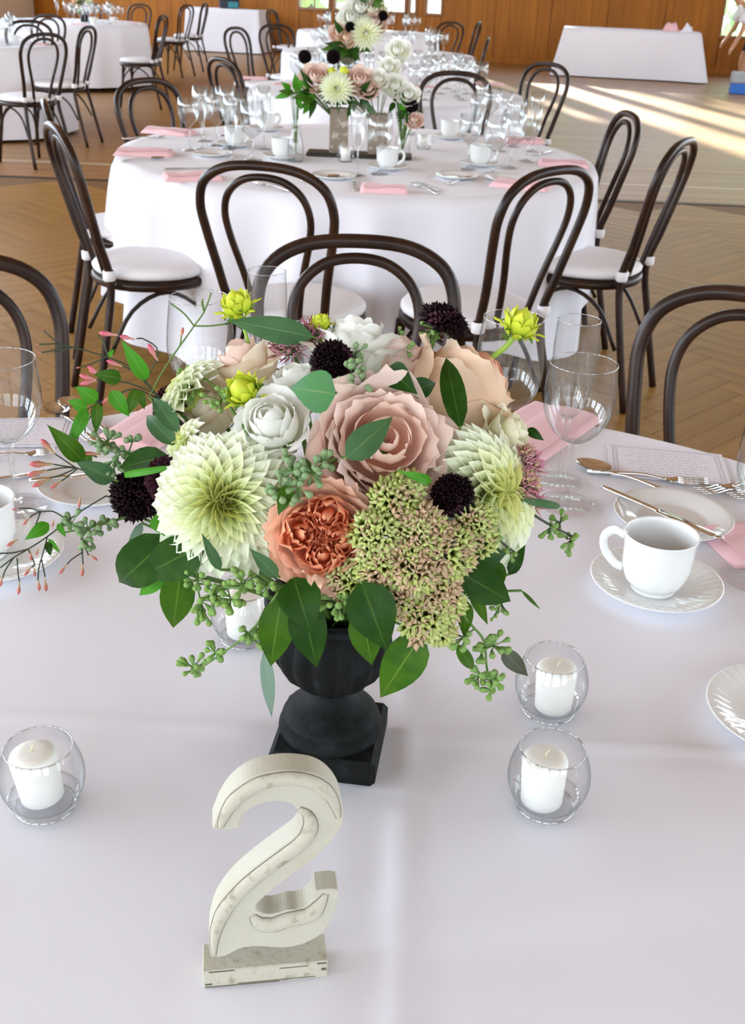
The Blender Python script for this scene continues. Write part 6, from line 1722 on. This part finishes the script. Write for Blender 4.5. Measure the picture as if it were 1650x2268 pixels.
B_ = [('pel', 'sp'), ('sp', 'ch'), ('ch', 'nk'), ('nk', 'hd0'), ('hd0', 'hd'), ('hd', 'hdt'), ('pel', 'hl'), ('hl', 'kl'), ('kl', 'al'), ('al', 'fl'), ('pel', 'hr'), ('hr', 'kr'), ('kr', 'ar'), ('ar', 'fr'), ('ch', 'sl'), ('sl', 'el'), ('el', 'wl'), ('wl', 'pl'), ('ch', 'sr'), ('sr', 'er'), ('er', 'wr'), ('wr', 'prr')]
for sd, pk in ((-1, 'pl'), (1, 'prr')):
    b0 = Vector(J_[pk][0])
    for q in range(4):
        x = (q - 1.5) * .019
        k1, k2 = 'f%s%d' % (pk, q), 'g%s%d' % (pk, q)
        J_[k1] = (tuple(b0 + Vector((x, .018, -.040 + .004 * abs(q - 1.2)))), .009); J_[k2] = (tuple(b0 + Vector((x * 1.1, .026, -.076 + .008 * abs(q - 1.2)))), .0075)
        B_ += [(pk, k1), (k1, k2)]
    k1, k2 = 't' + pk, 'u' + pk
    J_[k1] = (tuple(b0 + Vector((-sd * .034, .012, -.004))), .011); J_[k2] = (tuple(b0 + Vector((-sd * .046, .022, -.036))), .009)
    B_ += [(pk, k1), (k1, k2)]
skin_body('body', J_, B_, 'skin', pr, 'pel')
def loft(rings, m, name, parent):
    g_ = G(); n_ = 18
    for (c, rx, ry) in rings:
        for k in range(n_):
            a = 2 * PI * k / n_
            g_.v.append((c[0] + rx * math.cos(a), c[1] + ry * math.sin(a), c[2] + .25 * ry * math.sin(a) * 0)); g_.uv.append((0, 0))
    for i in range(len(rings) - 1):
        for k in range(n_): g_.f.append((i * n_ + k, i * n_ + (k + 1) % n_, (i + 1) * n_ + (k + 1) % n_, (i + 1) * n_ + k))
    return obj(name, g_.mesh(name, m), parent)
loft([((0, .01, .80), .175, .135), ((0, .07, .92), .170, .135), ((0, .14, 1.02), .178, .135), ((0, .21, 1.12), .185, .125), ((0, .27, 1.18), .12, .09), ((0, .31, 1.215), .066, .062)], 'shirt', 'shirt', pr)
for s in (-1, 1):
    obj('sleeve', tube([(s * .14, .22, 1.13), (s * .185, .25, 1.08), (s * .205, .31, .97)], [.075, .070, .062], 12).mesh('sleeve', 'shirt'), pr)
    obj('shorts_leg', tube([(s * .075, -.01, .80), (s * .09, .02, .68), (s * .095, .06, .54)], [.105, .100, .088], 14).mesh('shorts_leg', 'shorts'), pr)
    obj('shoe', tube([(s * .10, .00 + (.03 if s > 0 else 0), .035), (s * .10, .06 + (.03 if s > 0 else 0), .045), (s * .10, .17 + (.03 if s > 0 else 0), .030), (s * .10, .21 + (.03 if s > 0 else 0), .024)], [.036, .044, .040, .022], 10).mesh('shoe', 'shirt'), pr)
loft([((0, .0, .74), .170, .130), ((0, .01, .80), .172, .132), ((0, .03, .84), .168, .128)], 'shorts', 'shorts', pr)
obj('hair', lathe(smooth_prof([(0, .105), (.07, .085), (.10, .03), (.10, -.04), (.08, -.09), (.04, -.11)]), 18).mesh('hair', 'hair'), pr, Matrix.Translation((0, .40, 1.40)) @ Matrix.Rotation(-.5, 4, 'X') @ Matrix.Diagonal((1, 1.05, 1, 1)))
for s in (-1, 1): obj('eye', lathe([(0, -.012), (.011, 0), (0, .012)], 8).mesh('eye', 'shorts'), pr, Matrix.Translation((s * .034, .520, 1.385)))
obj('nose', tube([(0, .515, 1.385), (0, .540, 1.355), (0, .525, 1.345)], [.008, .013, .010], 8).mesh('nose', 'skin'), pr)
obj('mouth', box(-.022, .022, .505, .518, 1.318, 1.326, .003).mesh('mouth', 'rose_coral_inner'), pr)
